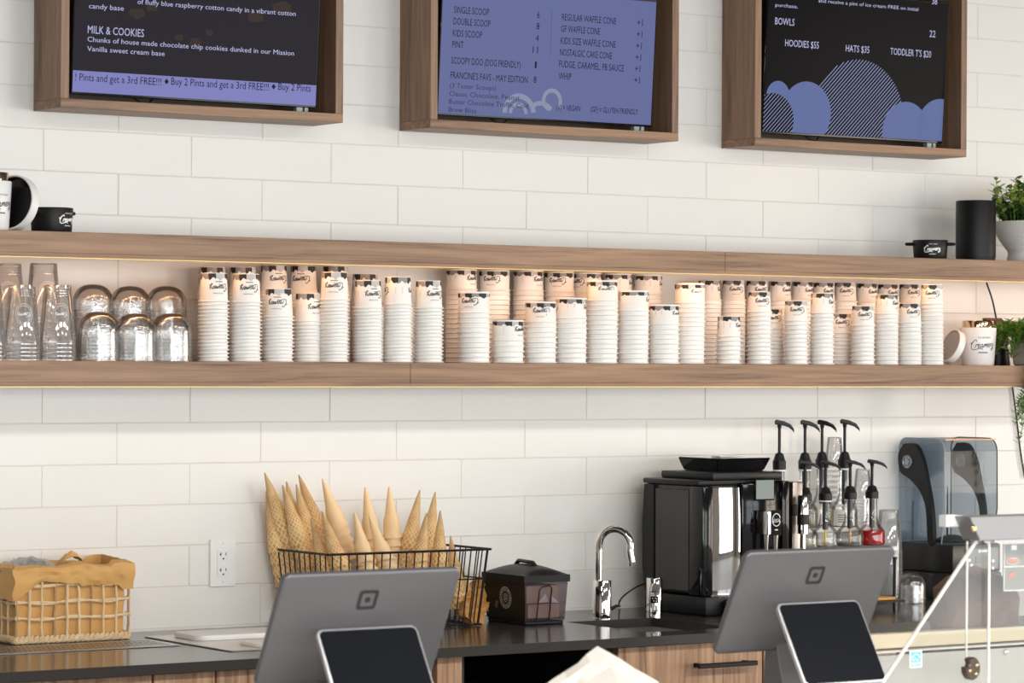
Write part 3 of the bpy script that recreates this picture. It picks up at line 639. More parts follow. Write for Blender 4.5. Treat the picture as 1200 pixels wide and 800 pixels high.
# ------------------------------------------------------------------ counter, sink, cabinets
CT, CB, CF = .915, .892, -.752
SX0, SX1, SY0, SY1 = 1.335, 1.612, -.650, -.300      # sink opening
worktop = thing('worktop', (1.3, -.38, CB), 'long dark quartz worktop along the tiled wall', 'worktop')
mb = MB()
mb.box(-1.6, SX0, CF, -.0045, CB, CT).box(SX1, 3.9, CF, -.0045, CB, CT).box(SX0, SX1, CF, SY0, CB, CT).box(SX0, SX1, SY1, -.0045, CB, CT)
bmesh.ops.remove_doubles(mb.bm, verts=mb.bm.verts, dist=1e-5)
mb.build('slab', M['counter'], worktop, sm=False)
sink = thing('sink', (1.47, -.47, .74), 'small undermounted steel sink in front of the faucet', 'sink')
mb = MB(); e = .006
mb.box(SX0-.02, SX0, SY0-.02, SY1+.02, .74, CB-.0005).box(SX1, SX1+.02, SY0-.02, SY1+.02, .74, CB-.0005).box(SX0, SX1, SY0-.02, SY0, .74, CB-.0005).box(SX0, SX1, SY1, SY1+.02, .74, CB-.0005).box(SX0-.02, SX1+.02, SY0-.02, SY1+.02, .73, .74)
mb.build('basin', M['steel'], sink); MB().lathe([(0, .7405), (.035, .7405), (.04, .743), (.042, .7405)], (1.47, -.47, 0), 24).build('drain', M['chrome'], sink)
# drain grille left
g = thing('drip_grille', (-.25, -.31, CT), 'long slotted steel drip grille set in the worktop before the woven basket', 'grille')
MB().box(-1.2, .170, -.395, -.232, CT+.0004, CT+.0026, bev=.0008).build('plate', M['steel'], g)
mb = MB()
for i in range(60):
    x = .150-i*.0125
    for j in range(4): mb.poly([(x+a+j*.001, -.372+j*.034+b, CT+.0029) for a, b in ((0, 0), (.0055, 0), (.0055, .024), (0, .024))])
mb.build('slots', M['ink'], g, kind='stuff', sm=False)
# drop in trays left of the wire basket
t = thing('drop_in_tray', (.58, -.36, CT), 'pale steel drop-in well with raised white lids behind the left register', 'tray')
mb = MB().box(.203, .66, -.585, -.150, CT+.0004, CT+.003, bev=.001); mb.build('flange', mat('pale_steel', (.70, .69, .67), .3, .6), t)
mb = MB().poly([(.193, -.59, CT+.0012), (.200, -.59, CT+.0012), (.214, -.145, CT+.0012), (.200, -.145, CT+.0012)]).build('gap', M['ink'], t, label='dark gap along the left edge', sm=False)
for lx0, lx1, ly0, ly1, hh in ((.245, .60, -.345, -.20, .016), (.285, .62, -.57, -.45, .013)):
    MB().prism(rrect(lx1-lx0, ly1-ly0, .03, 6, (lx0+lx1)/2, (ly0+ly1)/2), CT+.003, CT+hh, 'z', bev=.003, seg=2).build('lid', M['white'], t)
# base cabinets: each front is its own cabinet
CY = -.722
def cabinet(x0, x1, lab, handle=None, doors=1, openfront=False):
    t = thing('base_cabinet', ((x0+x1)/2, (CY-.01)/2, .09), lab, 'cabinet')
    mb = MB(); y0 = CY+.019; T = .016
    mb.box(x0, x0+T, y0, -.02, .09, CB-.001).box(x1-T, x1, y0, -.02, .09, CB-.001).box(x0+T, x1-T, -.036, -.02, .09, CB-.001).box(x0+T, x1-T, y0, -.036, .09, .106)
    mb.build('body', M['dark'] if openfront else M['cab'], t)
    if not openfront:
        w_ = (x1-x0)/doors
        for i in range(doors):
            a, b = x0+i*w_+.0015, x0+(i+1)*w_-.0015
            d = MB().box(a, b, CY, CY+.018, .092, CB-.004, bev=.001).build('door', M['cab'], t)
            if handle:
                hx0, hx1, hz = handle; mb = MB()
                mb.box(hx0, hx1, CY-.040, CY-.030, hz-.006, hz+.006, bev=.002).box(hx0+.012, hx0+.022, CY-.031, CY, hz-.005, hz+.005).box(hx1-.022, hx1-.012, CY-.031, CY, hz-.005, hz+.005)
                mb.build('handle', M['black'], d)
    return t
cabinet(-.90, -.073, 'striped walnut base cabinet at the far left below the drip grille')
cabinet(-.071, .085, 'narrow striped walnut cabinet front left of the left register')
cabinet(.087, .66, 'striped walnut base cabinet mostly behind the left register')
mb = MB().box(.674, .742, CY, -.03, .09, CB-.001); mb.build('end_panel', M['cab'], label='narrow striped wood end panel right of the left register', cat='panel')
fr = cabinet(.745, 1.190, 'dark open undercounter bay between the wooden fronts', openfront=True)
MB().box(.762, 1.173, CY+.03, -.04, .735, .752).build('shelf_board', mat('navy_shelf', (.025, .035, .055), .5), fr); MB().box(.762, 1.173, CY+.022, CY+.034, .56, .735).build('front_panel', mat('navy_panel', (.016, .022, .036), .5), fr)
cabinet(1.195, 1.645, 'striped walnut sink cabinet with black bar handle, left of the right register', handle=(1.415, 1.60, .835))
cabinet(1.648, 2.088, 'striped walnut cabinet seen right of the right register', handle=(1.665, 1.80, .832))
cabinet(2.094, 2.9, 'dark bay behind the glass display case', openfront=True)

# ------------------------------------------------------------------ wall plates
a = atY(245.5, 631, 0); b = atY(274.5, 687, 0); cx, cz = (a.x+b.x)/2, (a.z+b.z)/2
t = thing('outlet', (cx, 0, cz-.06), 'white double power outlet on the tiles left of the waffle cones', 'outlet')
def M_at(x, z, y=0): return Matrix.Translation((x, y, z))
MB().prism(rrect(.073, .1195, .004, 3, cx, cz), -.006, -.0003, 'y', bev=.0015).build('cover_plate', M['white'], t)
soc = MB().prism(rrect(.034, .067, .002, 2, cx, cz), -.0078, -.0062, 'y', bev=.0004).build('socket', M['white'], t)
mb = MB()
for s in (-1, 1):
    zc = cz+s*.0195
    mb.box(cx-.0085, cx-.0060, -.0082, -.0079, zc-.002, zc+.006).box(cx-.0105, cx-.0085, -.0082, -.0079, zc+.001, zc+.003).box(cx+.0060, cx+.0080, -.0082, -.0079, zc-.001, zc+.006)
    mb.prism(disc((cx, zc-.009), .0024, 10), -.0082, -.0079, 'y')
mb.build('slots', M['ink'], soc)
mb = MB().box(cx-.006, cx+.006, -.0084, -.0079, cz-.003, cz-.0005).box(cx-.006, cx+.006, -.0084, -.0079, cz+.0008, cz+.003).build('reset_button', M['paper'], soc)
MB().prism(disc((cx, cz+.0485), .002, 10), -.0066, -.0058, 'y').prism(disc((cx, cz-.0485), .002, 10), -.0066, -.0058, 'y').build('screw', M['steel'], t)
a = atY(1069, 587, 0); b = atY(1093, 617, 0); cx, cz = (a.x+b.x)/2, (a.z+b.z)/2
t = thing('switch_plate', (cx, 0, cz-.04), 'white wall plate on the tiles behind the smoky blender hood', 'switch')
MB().prism(rrect(.078, .118, .004, 3, cx, cz-.02), -.006, -.0003, 'y', bev=.0015).build('cover_plate', M['white'], t)
for s in (-1, 1): MB().box(cx-.014, cx+.014, -.009, -.0062, cz-.02+s*.017-.014, cz-.02+s*.017+.014, bev=.001).build('rocker', M['white'], t)

# ------------------------------------------------------------------ woven basket with paper liner
wick = mat('wicker', lin(228, 202, 162), .6, var=.25, bscale=40, bump=.4); wickd = mat('wicker_dark', lin(186, 150, 108), .65, var=.3, bscale=60, bump=.4)
liner = mat('kraft_paper', lin(214, 166, 100), .65, var=.08, bscale=12, bump=.3)
BX0, BX1, BY0, BY1, BZ = -.150, .148, -.175, -.03, CT
t = thing('woven_basket', ((BX0+BX1)/2, (BY0+BY1)/2, CT), 'open weave wicker basket lined with kraft paper at the left', 'basket')
rb_ = random.Random(4)
def rope(pts, r, mat_, parent, name):
    P = [Vector(p) for p in pts]; mb = MB()
    for ph in (0, PI/1.0):
        q = []
        for a, b in zip(P, P[1:]):
            L = (b-a).length; n = max(2, int(L/.0045)); d = (b-a).normalized(); s = d.cross(Vector((0, 0, 1))).normalized(); u = Vector((0, 0, 1))
            for k in range(n):
                ll = k*L/n; an = ll/.013*2*PI*.5+ph+ (P.index(a)); q.append(a+d*ll+(s*math.cos(an)+u*math.sin(an))*r*.55)
        q.append(q[0]); mb.tube(q, r*.62, 6)
    return mb.build(name, mat_, parent)
for zz in (BZ+.007, BZ+.013): rope([(BX0, BY0, zz), (BX1, BY0, zz), (BX1, BY1, zz), (BX0, BY1, zz), (BX0, BY0, zz)], .0065, wick, t, 'braided_base')
def wob(a, b, n, am):
    A, B = Vector(a), Vector(b); return [A.lerp(B, k/n)+Vector((rb_.uniform(-am, am), rb_.uniform(-am, am)*.5, rb_.uniform(-am, am))) for k in range(n+1)]
H = .165
for i in range(10):
    x = BX0+.004+i*(BX1-BX0-.008)/9
    for y in (BY0-.0015, BY1): MB().tube(wob((x, y, BZ+.012), (x+rb_.uniform(-.003, .003), y, BZ+H), 6, .0016), rb_.uniform(.0026, .0038), 6).build('upright_strand', wick if i % 3 else wickd, t)
for i in range(1, 4):
    y = BY0+i*(BY1-BY0)/4
    for x in (BX0, BX1): MB().tube(wob((x, y, BZ+.012), (x, y, BZ+H), 5, .0015), .003, 6).build('upright_strand', wick, t)
for zz in (BZ+.059, BZ+.097, BZ+.137):
    mb = MB()
    for o in (0, .004):
        pts = []
        for a, b in (((BX0, BY0), (BX1, BY0)), ((BX1, BY0), (BX1, BY1)), ((BX1, BY1), (BX0, BY1)), ((BX0, BY1), (BX0, BY0))):
            for k in range(12): pts.append((a[0]+(b[0]-a[0])*k/12+rb_.uniform(-.001, .001), a[1]+(b[1]-a[1])*k/12+(.0035 if k % 2 else -.003), zz+o*math.cos(k)+rb_.uniform(-.0015, .0015)+.008*((a[0]-BX0)/(BX1-BX0))*0))
        mb.tube(pts, .0028, 6, closed=True)
    mb.build('weft_strand', wick, t)
rope([(BX0-.002, BY0, BZ+H+.003), (BX1, BY0, BZ+H+.003), (BX1, BY1, BZ+H+.003), (BX0-.002, BY1, BZ+H+.003), (BX0-.002, BY0, BZ+H+.003)], .006, wickd, t, 'braided_rim')
# liner: crumpled inside wall, and folded over the rim with an uneven hem
def crumpled(fn, nu, nv, mat_, parent, name, th=.0008, label=None, **k):
    b = bmesh.new(); g_ = [[b.verts.new(fn(i/nu, j/nv)) for j in range(nv+1)] for i in range(nu+1)]
    for i in range(nu):
        for j in range(nv): b.faces.new((g_[i][j], g_[i+1][j], g_[i+1][j+1], g_[i][j+1]))
    bmesh.ops.recalc_face_normals(b, faces=b.faces[:]); bmesh.ops.solidify(b, geom=b.faces[:], thickness=th)
    mb = MB(); mb._merge(b); return mb.build(name, mat_, parent, label=label, ang=25, **k)
rc = random.Random(9); NOI = [[rc.uniform(-1, 1) for _ in range(40)] for _ in range(40)]
def nz(u, v, s=1):
    u, v = abs(u)*s % 38, abs(v)*s % 38; i, j = int(u), int(v); fu, fv = u-i, v-j
    return (NOI[i][j]*(1-fu)+NOI[i+1][j]*fu)*(1-fv)+(NOI[i][j+1]*(1-fu)+NOI[i+1][j+1]*fu)*fv
def loop(u, inset):
    a, b, c, d = BX0+inset, BX1-inset, BY0+inset, BY1-inset; per = [(a, c), (b, c), (b, d), (a, d), (a, c)]; L = [b-a, d-c, b-a, d-c]; s = u*sum(L)
    for k in range(4):
        if s <= L[k]+1e-9: f = s/L[k]; return per[k][0]+(per[k+1][0]-per[k][0])*f, per[k][1]+(per[k+1][1]-per[k][1])*f
        s -= L[k]
    return per[0]
def inner(u, v):
    x, y = loop(u, .010); return (x+.003*nz(u*60, v*7), y+.004*nz(v*6+9, u*50), BZ+.018+v*.158)
crumpled(inner, 90, 10, liner, t, 'paper_liner')
def over(u, v):     # over the rim and down outside
    x, y = loop(u, -.009 if v > .25 else .004); fr_ = 1 if y < BY0+.01 else .6
    hem = .022+.005*nz(u*13, 3)+(.008 if x > BX0+.165 and x < BX0+.27 else 0)+(.018 if x > BX1-.02 else 0)+(.034*max(0, 1-(x-BX0)/.07))
    top = BZ+H+.020+.005*nz(u*16, 1)+(.010 if x > BX1-.05 else 0)
    if v <= .25: z = BZ+H+(top-BZ-H)*(v/.25)
    else: z = top-(top-(BZ+H)+hem)*((v-.25)/.75)
    bulge = .006*math.sin(min(1, max(0, (v-.2)/.8))*PI)
    return (x+(.004*nz(u*40, v*5)), y-bulge*(1 if y < BY0 else -1)+.004*nz(v*6, u*45), z+.0015*nz(u*70, v*9))
crumpled(over, 110, 12, liner, t, 'paper_fold', label='ochre paper folded over the rim with an uneven hem')
mb = MB(); p = atY(82, 660, -.08)
crumpled(lambda u, v: (p.x-.03+.06*u+.006*nz(u*8, v*5), -.10+.03*v, BZ+H+.018+.028*math.sin(u*PI)*(1-abs(v-.5))+.003*nz(u*9, v*9)), 10, 6, liner, t, 'paper_peak')
bag = thin('clear_bag', cloud=.25, gloss=.12, rough=.15, bump=.5, bscale=60)
crumpled(lambda u, v: (BX0+.005+.14*u, -.13+.09*v, BZ+H+.012+.022*math.sin(u*PI)*math.sin(v*PI)+.006*nz(u*12, v*9)), 18, 10, bag, None, 'plastic_bag', cat='bag', )
o = bpy.data.objects['plastic_bag']; o['label'] = 'crumpled clear plastic bag lying in the top of the woven basket'

# ------------------------------------------------------------------ wire basket and cones
WX0, WX1, WY0, WY1, WZ1 = .622, 1.100, -.305, -.022, 1.1095
t = thing('wire_basket', ((WX0+WX1)/2, (WY0+WY1)/2, CT), 'black wire basket full of ice cream cones on the worktop', 'basket')
ins = .018; wire = M['matte']; r1, r2 = .0017, .0030
R4 = lambda e_, z_: [(WX0+e_, WY0+e_, z_), (WX1-e_, WY0+e_, z_), (WX1-e_, WY1-e_, z_), (WX0+e_, WY1-e_, z_)]
mb = MB()
for a, b in zip(R4(0, WZ1), R4(0, WZ1)[1:]+R4(0, WZ1)[:1]): mb.tube([a, b], r2, 8)
mb.build('rim_wire', wire, t)
for zz, e_ in ((1.035, ins*.5), (CT+.004, ins)):
    mb = MB(); q = R4(e_, zz)
    for a, b in zip(q, q[1:]+q[:1]): mb.tube([a, b], r1+.0003, 6)
    mb.build('band_wire', wire, t)
def wirebar(a, b): MB().tube([a, b], r1, 6).build('wire', wire, t)
for i in range(20):
    f = (i+.5)/20
    for q0, q1 in (((WX0, WY0, 1), (WX1, WY0, 1)), ((WX0, WY1, -1), (WX1, WY1, -1))):
        x = WX0+(WX1-WX0)*f; xi = WX0+ins+(WX1-WX0-2*ins)*f; y = q0[1]; wirebar((x, y, WZ1), (xi, y+ins*q0[2], CT+.004))
for i in range(11):
    f = (i+.5)/11; y = WY0+(WY1-WY0)*f; yi = WY0+ins+(WY1-WY0-2*ins)*f
    wirebar((WX0, y, WZ1), (WX0+ins, yi, CT+.004)); wirebar((WX1, y, WZ1), (WX1-ins, yi, CT+.004))
for i in range(9):
    x = WX0+ins+(WX1-WX0-2*ins)*(i+.5)/9; wirebar((x, WY0+ins, CT+.004), (x, WY1-ins, CT+.004))
# waffle material: ribs from angle and height along the cone
def waffle_mat():
    m, nt, p = nodes('waffle_biscuit'); L = nt.links
    uv = nt.nodes.new('ShaderNodeUVMap'); sp = nt.nodes.new('ShaderNodeSeparateXYZ'); L.new(uv.outputs[0], sp.inputs[0])
    outs = []
    for sg in (1, -1):
        a = nt.nodes.new('ShaderNodeMath'); a.operation = 'MULTIPLY_ADD'; a.inputs[1].default_value = sg*1.0
        L.new(sp.outputs[0], a.inputs[0]); L.new(sp.outputs[1], a.inputs[2])
        b = nt.nodes.new('ShaderNodeMath'); b.operation = 'MULTIPLY'; b.inputs[1].default_value = 2*PI; L.new(a.outputs[0], b.inputs[0])
        c = nt.nodes.new('ShaderNodeMath'); c.operation = 'COSINE'; L.new(b.outputs[0], c.inputs[0])
        d = nt.nodes.new('ShaderNodeMath'); d.operation = 'POWER'; e = nt.nodes.new('ShaderNodeMath'); e.operation = 'MULTIPLY_ADD'; e.inputs[1].default_value = .5; e.inputs[2].default_value = .5
        L.new(c.outputs[0], e.inputs[0]); L.new(e.outputs[0], d.inputs[0]); d.inputs[1].default_value = 5; outs.append(d)
    mxx = nt.nodes.new('ShaderNodeMath'); mxx.operation = 'MAXIMUM'; L.new(outs[0].outputs[0], mxx.inputs[0]); L.new(outs[1].outputs[0], mxx.inputs[1])
    tc = nt.nodes.new('ShaderNodeTexCoord'); nzz = nt.nodes.new('ShaderNodeTexNoise'); nzz.inputs['Scale'].default_value = 38; L.new(tc.outputs['Object'], nzz.inputs[0])
    cr = nt.nodes.new('ShaderNodeValToRGB'); cr.color_ramp.elements[0].color = (*lin(220, 150, 74), 1); cr.color_ramp.elements[1].color = (*lin(252, 206, 134), 1); cr.color_ramp.elements[0].position = .3; cr.color_ramp.elements[1].position = .7
    L.new(nzz.outputs['Fac'], cr.inputs[0])
    mx = nt.nodes.new('ShaderNodeMix'); mx.data_type = 'RGBA'; mx.inputs[7].default_value = (*lin(255, 234, 188), 1); L.new(mxx.outputs[0], mx.inputs[0]); L.new(cr.outputs[0], mx.inputs[6])
    L.new(mx.outputs[2], p.inputs['Base Color']); p.inputs['Roughness'].default_value = .55
    b = nt.nodes.new('ShaderNodeBump'); b.inputs['Distance'].default_value = .0016; b.inputs['Strength'].default_value = .9; L.new(mxx.outputs[0], b.inputs['Height']); L.new(b.outputs[0], p.inputs['Normal'])
    return m
WAF = waffle_mat(); CAKE = mat('sugar_biscuit', lin(246, 212, 164), .55, var=.06, bscale=30)
def cone_mesh(r, h, m, name, waffle=True, seg=28, n=14):
    """tip up at z = 0, mouth at z = -h"""
    b = bmesh.new(); uvl = b.loops.layers.uv.new('UVMap'); rr_ = random.Random(int(r*1e5)); rings = []
    prof = [(.0012+(r-.0012)*(k/n)**.86, -h*k/n) for k in range(n+1)]
    if not waffle: prof = [(.0022+(.0160-.0022)*(k/9)**.9, -h*.58*k/9) for k in range(10)]+[(.0190, -h*.62), (.0205, -h*.70), (.0212, -h*.80), (.0216, -h*.92), (.0262, -h*.975), (.0268, -h)]
    for kk, (q, z) in enumerate(prof):
        j = (rr_.uniform(-.004, .004) if waffle and kk == len(prof)-1 else 0)
        rings.append([b.verts.new((q*math.cos(2*PI*i/seg)*(1+(.03*math.sin(3*i) if waffle else 0)), q*math.sin(2*PI*i/seg), z+(j*math.sin(i*1.3)))) for i in range(seg)])
    tip = b.verts.new((0, 0, .0008))
    for i in range(seg):
        f = b.faces.new((tip, rings[0][i], rings[0][(i+1) % seg]))
    NU = 11
    for kk in range(len(rings)-1):
        A, B = rings[kk], rings[kk+1]; s0 = math.log(max(.12, kk/n))*2.9; s1 = math.log(max(.12, (kk+1)/n))*2.9
        for i in range(seg):
            f = b.faces.new((A[i], B[i], B[(i+1) % seg], A[(i+1) % seg]))
            for lp, (uu, vv) in zip(f.loops, ((i, 0), (i, 1), (i+1, 1), (i+1, 0))): lp[uvl].uv = (uu/seg*NU, (s1 if vv else s0)*NU/(2*PI)*1.6)
    bmesh.ops.solidify(b, geom=b.faces[:], thickness=.0012) if False else None
    mb = MB(); mb._merge(b); return mb.mesh(name, m)
WM = cone_mesh(.0262, .155, WAF, 'waffle_cone'); SM = cone_mesh(.024, .130, CAKE, 'sugar_cone', waffle=False, n=10)
wl = [('w', 312, 575, 331, 668, -.040, 6, 'leftmost and lowest, behind the tallest left cone'), ('w', 310, 553.5, 335, 626, -.055, 6, 'with the highest tip, at the far left'), ('w', 335.7, 564, 349, 628, -.050, 5, 'peeking from behind the second tall left cone'),
      ('w', 331, 568, 354, 642, -.095, 5, 'second tall stack from the left, leaning'), ('w', 347, 567, 364, 634, -.085, 3, 'third tall stack from the left'), ('w', 350, 556, 380, 640, -.060, 3, 'tall stack leaning right behind the third'),
      ('w', 364.3, 607.5, 384, 676, -.165, 2, 'low one in front on the left half'), ('w', 377, 598.5, 402, 672, -.205, 2, 'low one leaning right before the smooth stack'),
      ('s', 378, 561, 404, 640, -.13, 5, 'leftmost smooth stack leaning right'), ('s', 428, 571, 437, 638, -.11, 5, 'second smooth stack from the left at the back'), ('s', 415.5, 600.5, 431, 670, -.23, 4, 'low smooth stack in front, left one'),
      ('s', 432.6, 603, 456, 668, -.24, 4, 'low smooth stack in front, right one'), ('s', 456, 570, 460.5, 645, -.12, 5, 'tallest smooth stack right of centre'),
      ('w', 492, 574, 475, 662, -.14, 3, 'tall stack leaning left on the right half'), ('w', 510, 576, 500, 650, -.09, 3, 'tallest one on the right half'), ('w', 500, 600.5, 490, 666, -.22, 3, 'front one between the two tall right stacks'),
      ('w', 516, 598, 514.5, 666, -.20, 3, 'upright one near the right end'), ('w', 528, 627.5, 534, 680, -.20, 2, 'short one near the right end'), ('w', 538, 659, 550, 706, -.17, 1, 'rightmost and lowest, leaning into the corner')]
for kd, tx, ty, bx, by, y, n, who in wl:
    A = atY(tx, ty, y); B = atY(bx, by, y+.0); ax = (A-B).normalized(); nm = 'waffle_cone' if kd == 'w' else 'sugar_cone'; me = WM if kd == 'w' else SM
    q = Vector((0, 0, 1)).rotation_difference(ax); step = .026 if kd == 'w' else .021
    for i in range(n):
        P_ = A-ax*step*i*(1.15 if kd == 'w' else 1)
        if (P_-ax*(.155 if kd == 'w' else .13)).z < CT+.006: 
            if i: break
        o = bpy.data.objects.new(nm, me); C.objects.link(o); o.rotation_mode = 'QUATERNION'; o.rotation_quaternion = q @ Matrix.Rotation(i*1.3+tx, 3, 'Z').to_quaternion(); o.location = P_
        wt = 'waffle cone' if kd == 'w' else 'smooth pale sugar cone'
        if i == 0: tag(o, 'top %s, %s' % (wt, who), 'cone', 'cones standing in the wire basket')
        else: tag(o, '%s cone down, %s' % (ORD[i], who), 'cone', 'nested cones, '+who)
# crumpled waffle bowls low in the right end of the basket
bowlm = mat('waffle_bowl_biscuit', lin(228, 176, 104), .6, var=.15, bscale=50, bump=.6)
def wbowl(px, py, y, r, lab, rx, ry):
    P_ = atY(px, py, y); b = bmesh.new(); R_ = []; n = 36
    for k in range(9):
        a = k/8; rad = r*(.45+.55*a)+.0; z = .045*a**1.5
        R_.append([b.verts.new(((rad+(.007*a*math.sin(i*2*PI/n*7)+.003*nz(i, k)))*math.cos(2*PI*i/n), (rad+.007*a*math.sin(i*2*PI/n*7))*math.sin(2*PI*i/n), z+.004*nz(i*.7, k)*a)) for i in range(n)])
    for A, B in zip(R_, R_[1:]):
        for i in range(n): b.faces.new((A[i], A[(i+1) % n], B[(i+1) % n], B[i]))
    b.faces.new(R_[0][::-1]); bmesh.ops.recalc_face_normals(b, faces=b.faces[:]); bmesh.ops.solidify(b, geom=b.faces[:], thickness=.002)
    o = MB()._merge(b).build('waffle_bowl', bowlm, label=lab, cat='bowl', group='waffle bowls in the wire basket', local=True); o.location = P_; o.rotation_euler = (rx, ry, .3)
wbowl(541, 716, -.20, .044, 'crumpled golden waffle bowl lying lowest in the right end of the wire basket', 1.35, .3)
wbowl(548, 700, -.15, .042, 'golden waffle bowl leaning behind the lowest bowl in the wire basket', 1.2, .7)
# ------------------------------------------------------------------ napkin dispenser
smk = thin('smoked_box_plastic', tint=(.66, .62, .66), body=(.12, .11, .13), cloud=.14, gloss=.03, fres=.4, rough=.08)
DX0, DX1, DY0, DY1, DZ = 1.176, 1.312, -.345, -.155, .140
t = thing('napkin_dispenser', ((DX0+DX1)/2, (DY0+DY1)/2, CT), 'black domed napkin dispenser with smoky front and round white emblem', 'dispenser')
MB().box(DX0+.008, DX1-.008, DY0+.008, DY1-.008, CT, CT+.010, bev=.003).build('base', M['black'], t)
def taper(x0, x1, y0, y1, z0, z1, d, th):     # four walls tapering inward towards the base, one mesh each side
    return [[(x0+d, y0+d, z0), (x1-d, y0+d, z0), (x1, y0, z1), (x0, y0, z1)], [(x0+d, y1-d, z0), (x0+d, y0+d, z0), (x0, y0, z1), (x0, y1, z1)],
            [(x1-d, y0+d, z0), (x1-d, y1-d, z0), (x1, y1, z1), (x1, y0, z1)], [(x1-d, y1-d, z0), (x0+d, y1-d, z0), (x0, y1, z1), (x1, y1, z1)]]
fc = taper(DX0+.001, DX1-.001, DY0+.001, DY1-.001, CT+.010, CT+.112, .006, 0)
MB().poly(fc[0]).poly(fc[2]).build('smoky_front', smk, t, sm=False, label='smoky see-through front')
mb = MB().poly(fc[1]).poly(fc[3]); b_ = mb.bm; bmesh.ops.recalc_face_normals(b_, faces=b_.faces[:]); bmesh.ops.solidify(b_, geom=b_.faces[:], thickness=-.001); mb.build('side_panel', M['black'], t, sm=False)
# lid with arched top
mb = MB(); pts = [(DX0-.003, CT+.108), (DX0-.003, CT+.126)]
b = bmesh.new(); G_ = []
NX, NY = 16, 16; ex = .003
def dome(u, v): return CT+.126+.024*(1-(2*u-1)**2)**.9*(1-(2*v-1)**2)**.5
for i in range(NX+1): G_.append([b.verts.new((DX0-ex+(DX1-DX0+2*ex)*i/NX, DY0-ex+(DY1-DY0+2*ex)*j/NY, dome(i/NX, j/NY))) for j in range(NY+1)])
for i in range(NX):
    for j in range(NY): b.faces.new((G_[i][j], G_[i+1][j], G_[i+1][j+1], G_[i][j+1]))
mb._merge(b); mb.box(DX0-ex, DX1+ex, DY0-ex, DY1+ex, CT+.108, CT+.1262); mb.build('lid', M['matte'], t)
hx, hy = (DX0+DX1)/2, (DY0+DY1)/2
MB().tube([(hx, hy-.045, CT+.146), (hx, hy-.030, CT+.155), (hx, hy+.030, CT+.157), (hx, hy+.045, CT+.147)], [.006, .008, .008, .006], 10, flat=.6).build('handle', M['black'], t)
npk = mat('kraft_napkins', lin(206, 178, 160), .8, var=.06, bscale=80)
MB().box(DX0+.020, DX1-.018, DY0+.014, DY1-.03, CT+.016, CT+.052, bev=.002).box(DX0+.018, DX1-.020, DY0+.018, DY1-.03, CT+.053, CT+.100, bev=.002).build('napkin_stack', npk, t)
MB().poly([(DX0+.05, DY0+.012, CT+.056), (DX0+.085, DY0+.010, CT+.056), (DX0+.07, DY0+.009, CT+.078)]).poly([(DX0+.085, DY0+.0095, CT+.055), (DX0+.115, DY0+.0115, CT+.054), (DX0+.09, DY0+.009, CT+.072)]).build('pulled_napkin', M['paper'], t, sm=False)
MB().tube([(DX0+.040, DY0+.004, CT+.012), (DX0+.046, DY0-.0005, CT+.088), (DX0+.052, DY0-.001, CT+.096), (DX0+.076, DY0-.001, CT+.100), (DX0+.084, DY0, CT+.092), (DX0+.078, DY0+.003, CT+.012)], .0018, 6).build('arched_rib', M['black'], t)
mb = MB(); cyl_, czl = (DY0+DY1)/2-.005, CT+.066
fx = lambda u, v: (DX0+.001+.006*(1-(czl+v-CT-.01)/.102)-.0012, cyl_-u, czl+v)
for R0, w_ in ((.027, .0012), (.0185, .0009), (.0105, .0008)): mb.ribbon([(R0*.95*math.cos(a*PI/24), R0*math.sin(a*PI/24)) for a in range(49)], w_, fx)
for k in range(22):
    a = 2*PI*k/22; mb.ribbon([(.0208*.95*math.cos(a), .0208*math.sin(a)), (.0245*.95*math.cos(a+.03), .0245*math.sin(a+.03))], .0016 if k % 3 else .0028, fx)
mb.ribbon([(-.004, -.006), (-.004, .004), (0, .007), (.004, .004), (.004, -.006)], .0013, fx); mb.ribbon([(-.002, -.006), (0, -.001), (.002, -.006)], .001, fx)
mb.build('emblem', M['whiteink'], t, sm=False, label='round white ring emblem')
MB().poly([fx(-.052, -.025), fx(-.040, -.031), fx(-.034, -.012), fx(-.045, -.008)]).build('sticker', mat('brown_sticker', (.16, .10, .08), .6), t, sm=False)

# ------------------------------------------------------------------ faucet, water tap, cable
fxp = atZ(705.5, 724.5, CT); fx_, fy_ = fxp.x, fxp.y
t = thing('faucet', (fx_, fy_, CT), 'tall chrome gooseneck faucet behind the small sink', 'faucet')
MB().lathe([(0, 0), (.0255, 0), (.0255, .002), (.0240, .003), (.0240, .098), (.0225, .1005), (0, .1005)], (fx_, fy_, CT), 40).build('body', M['chrome'], t)
pts = [(fx_-.012, fy_, CT+.100), (fx_-.012, fy_, CT+.175)]; R0 = .043
dirv = Vector((.62, -.78, 0)).normalized(); c0 = Vector((fx_-.012, fy_, CT+.190))
for k in range(0, 15): a = PI-PI*1.08*k/14; pts.append(tuple(c0+dirv*(R0+R0*math.cos(a))+Vector((0, 0, R0*1.05*math.sin(a)))))
e_ = Vector(pts[-1]); pts.append(tuple(e_+Vector((dirv.x*.006, dirv.y*.006, -.030))))
MB().tube(pts, .0098, 14).build('gooseneck', M['chrome'], t)
MB().tube([pts[-1], tuple(Vector(pts[-1])+Vector((.001, -.002, -.010)))], .0106, 14).build('aerator', M['chrome'], t)
MB().tube([(fx_+.018, fy_-.012, CT+.024), (fx_+.034, fy_-.020, CT+.034)], [.0052, .0036], 10).lathe([(0, 0), (.006, 0), (.006, .006), (0, .006)], (fx_+.036, fy_-.021, CT+.030), 12).build('lever', M['black'], t)
cp = atZ(767, 721, CT)
t = thing('chrome_tap', cp, 'short chrome cylinder with small black display before the coffee machine', 'tap')
MB().lathe([(0, 0), (.0215, 0), (.0215, .098), (.0205, .100), (0, .100)], cp, 40).build('body', M['chrome'], t)
ca = to_cam(cp); wf = wrapc(cp.x, cp.y, lambda z: .0219, ca, cp.z)
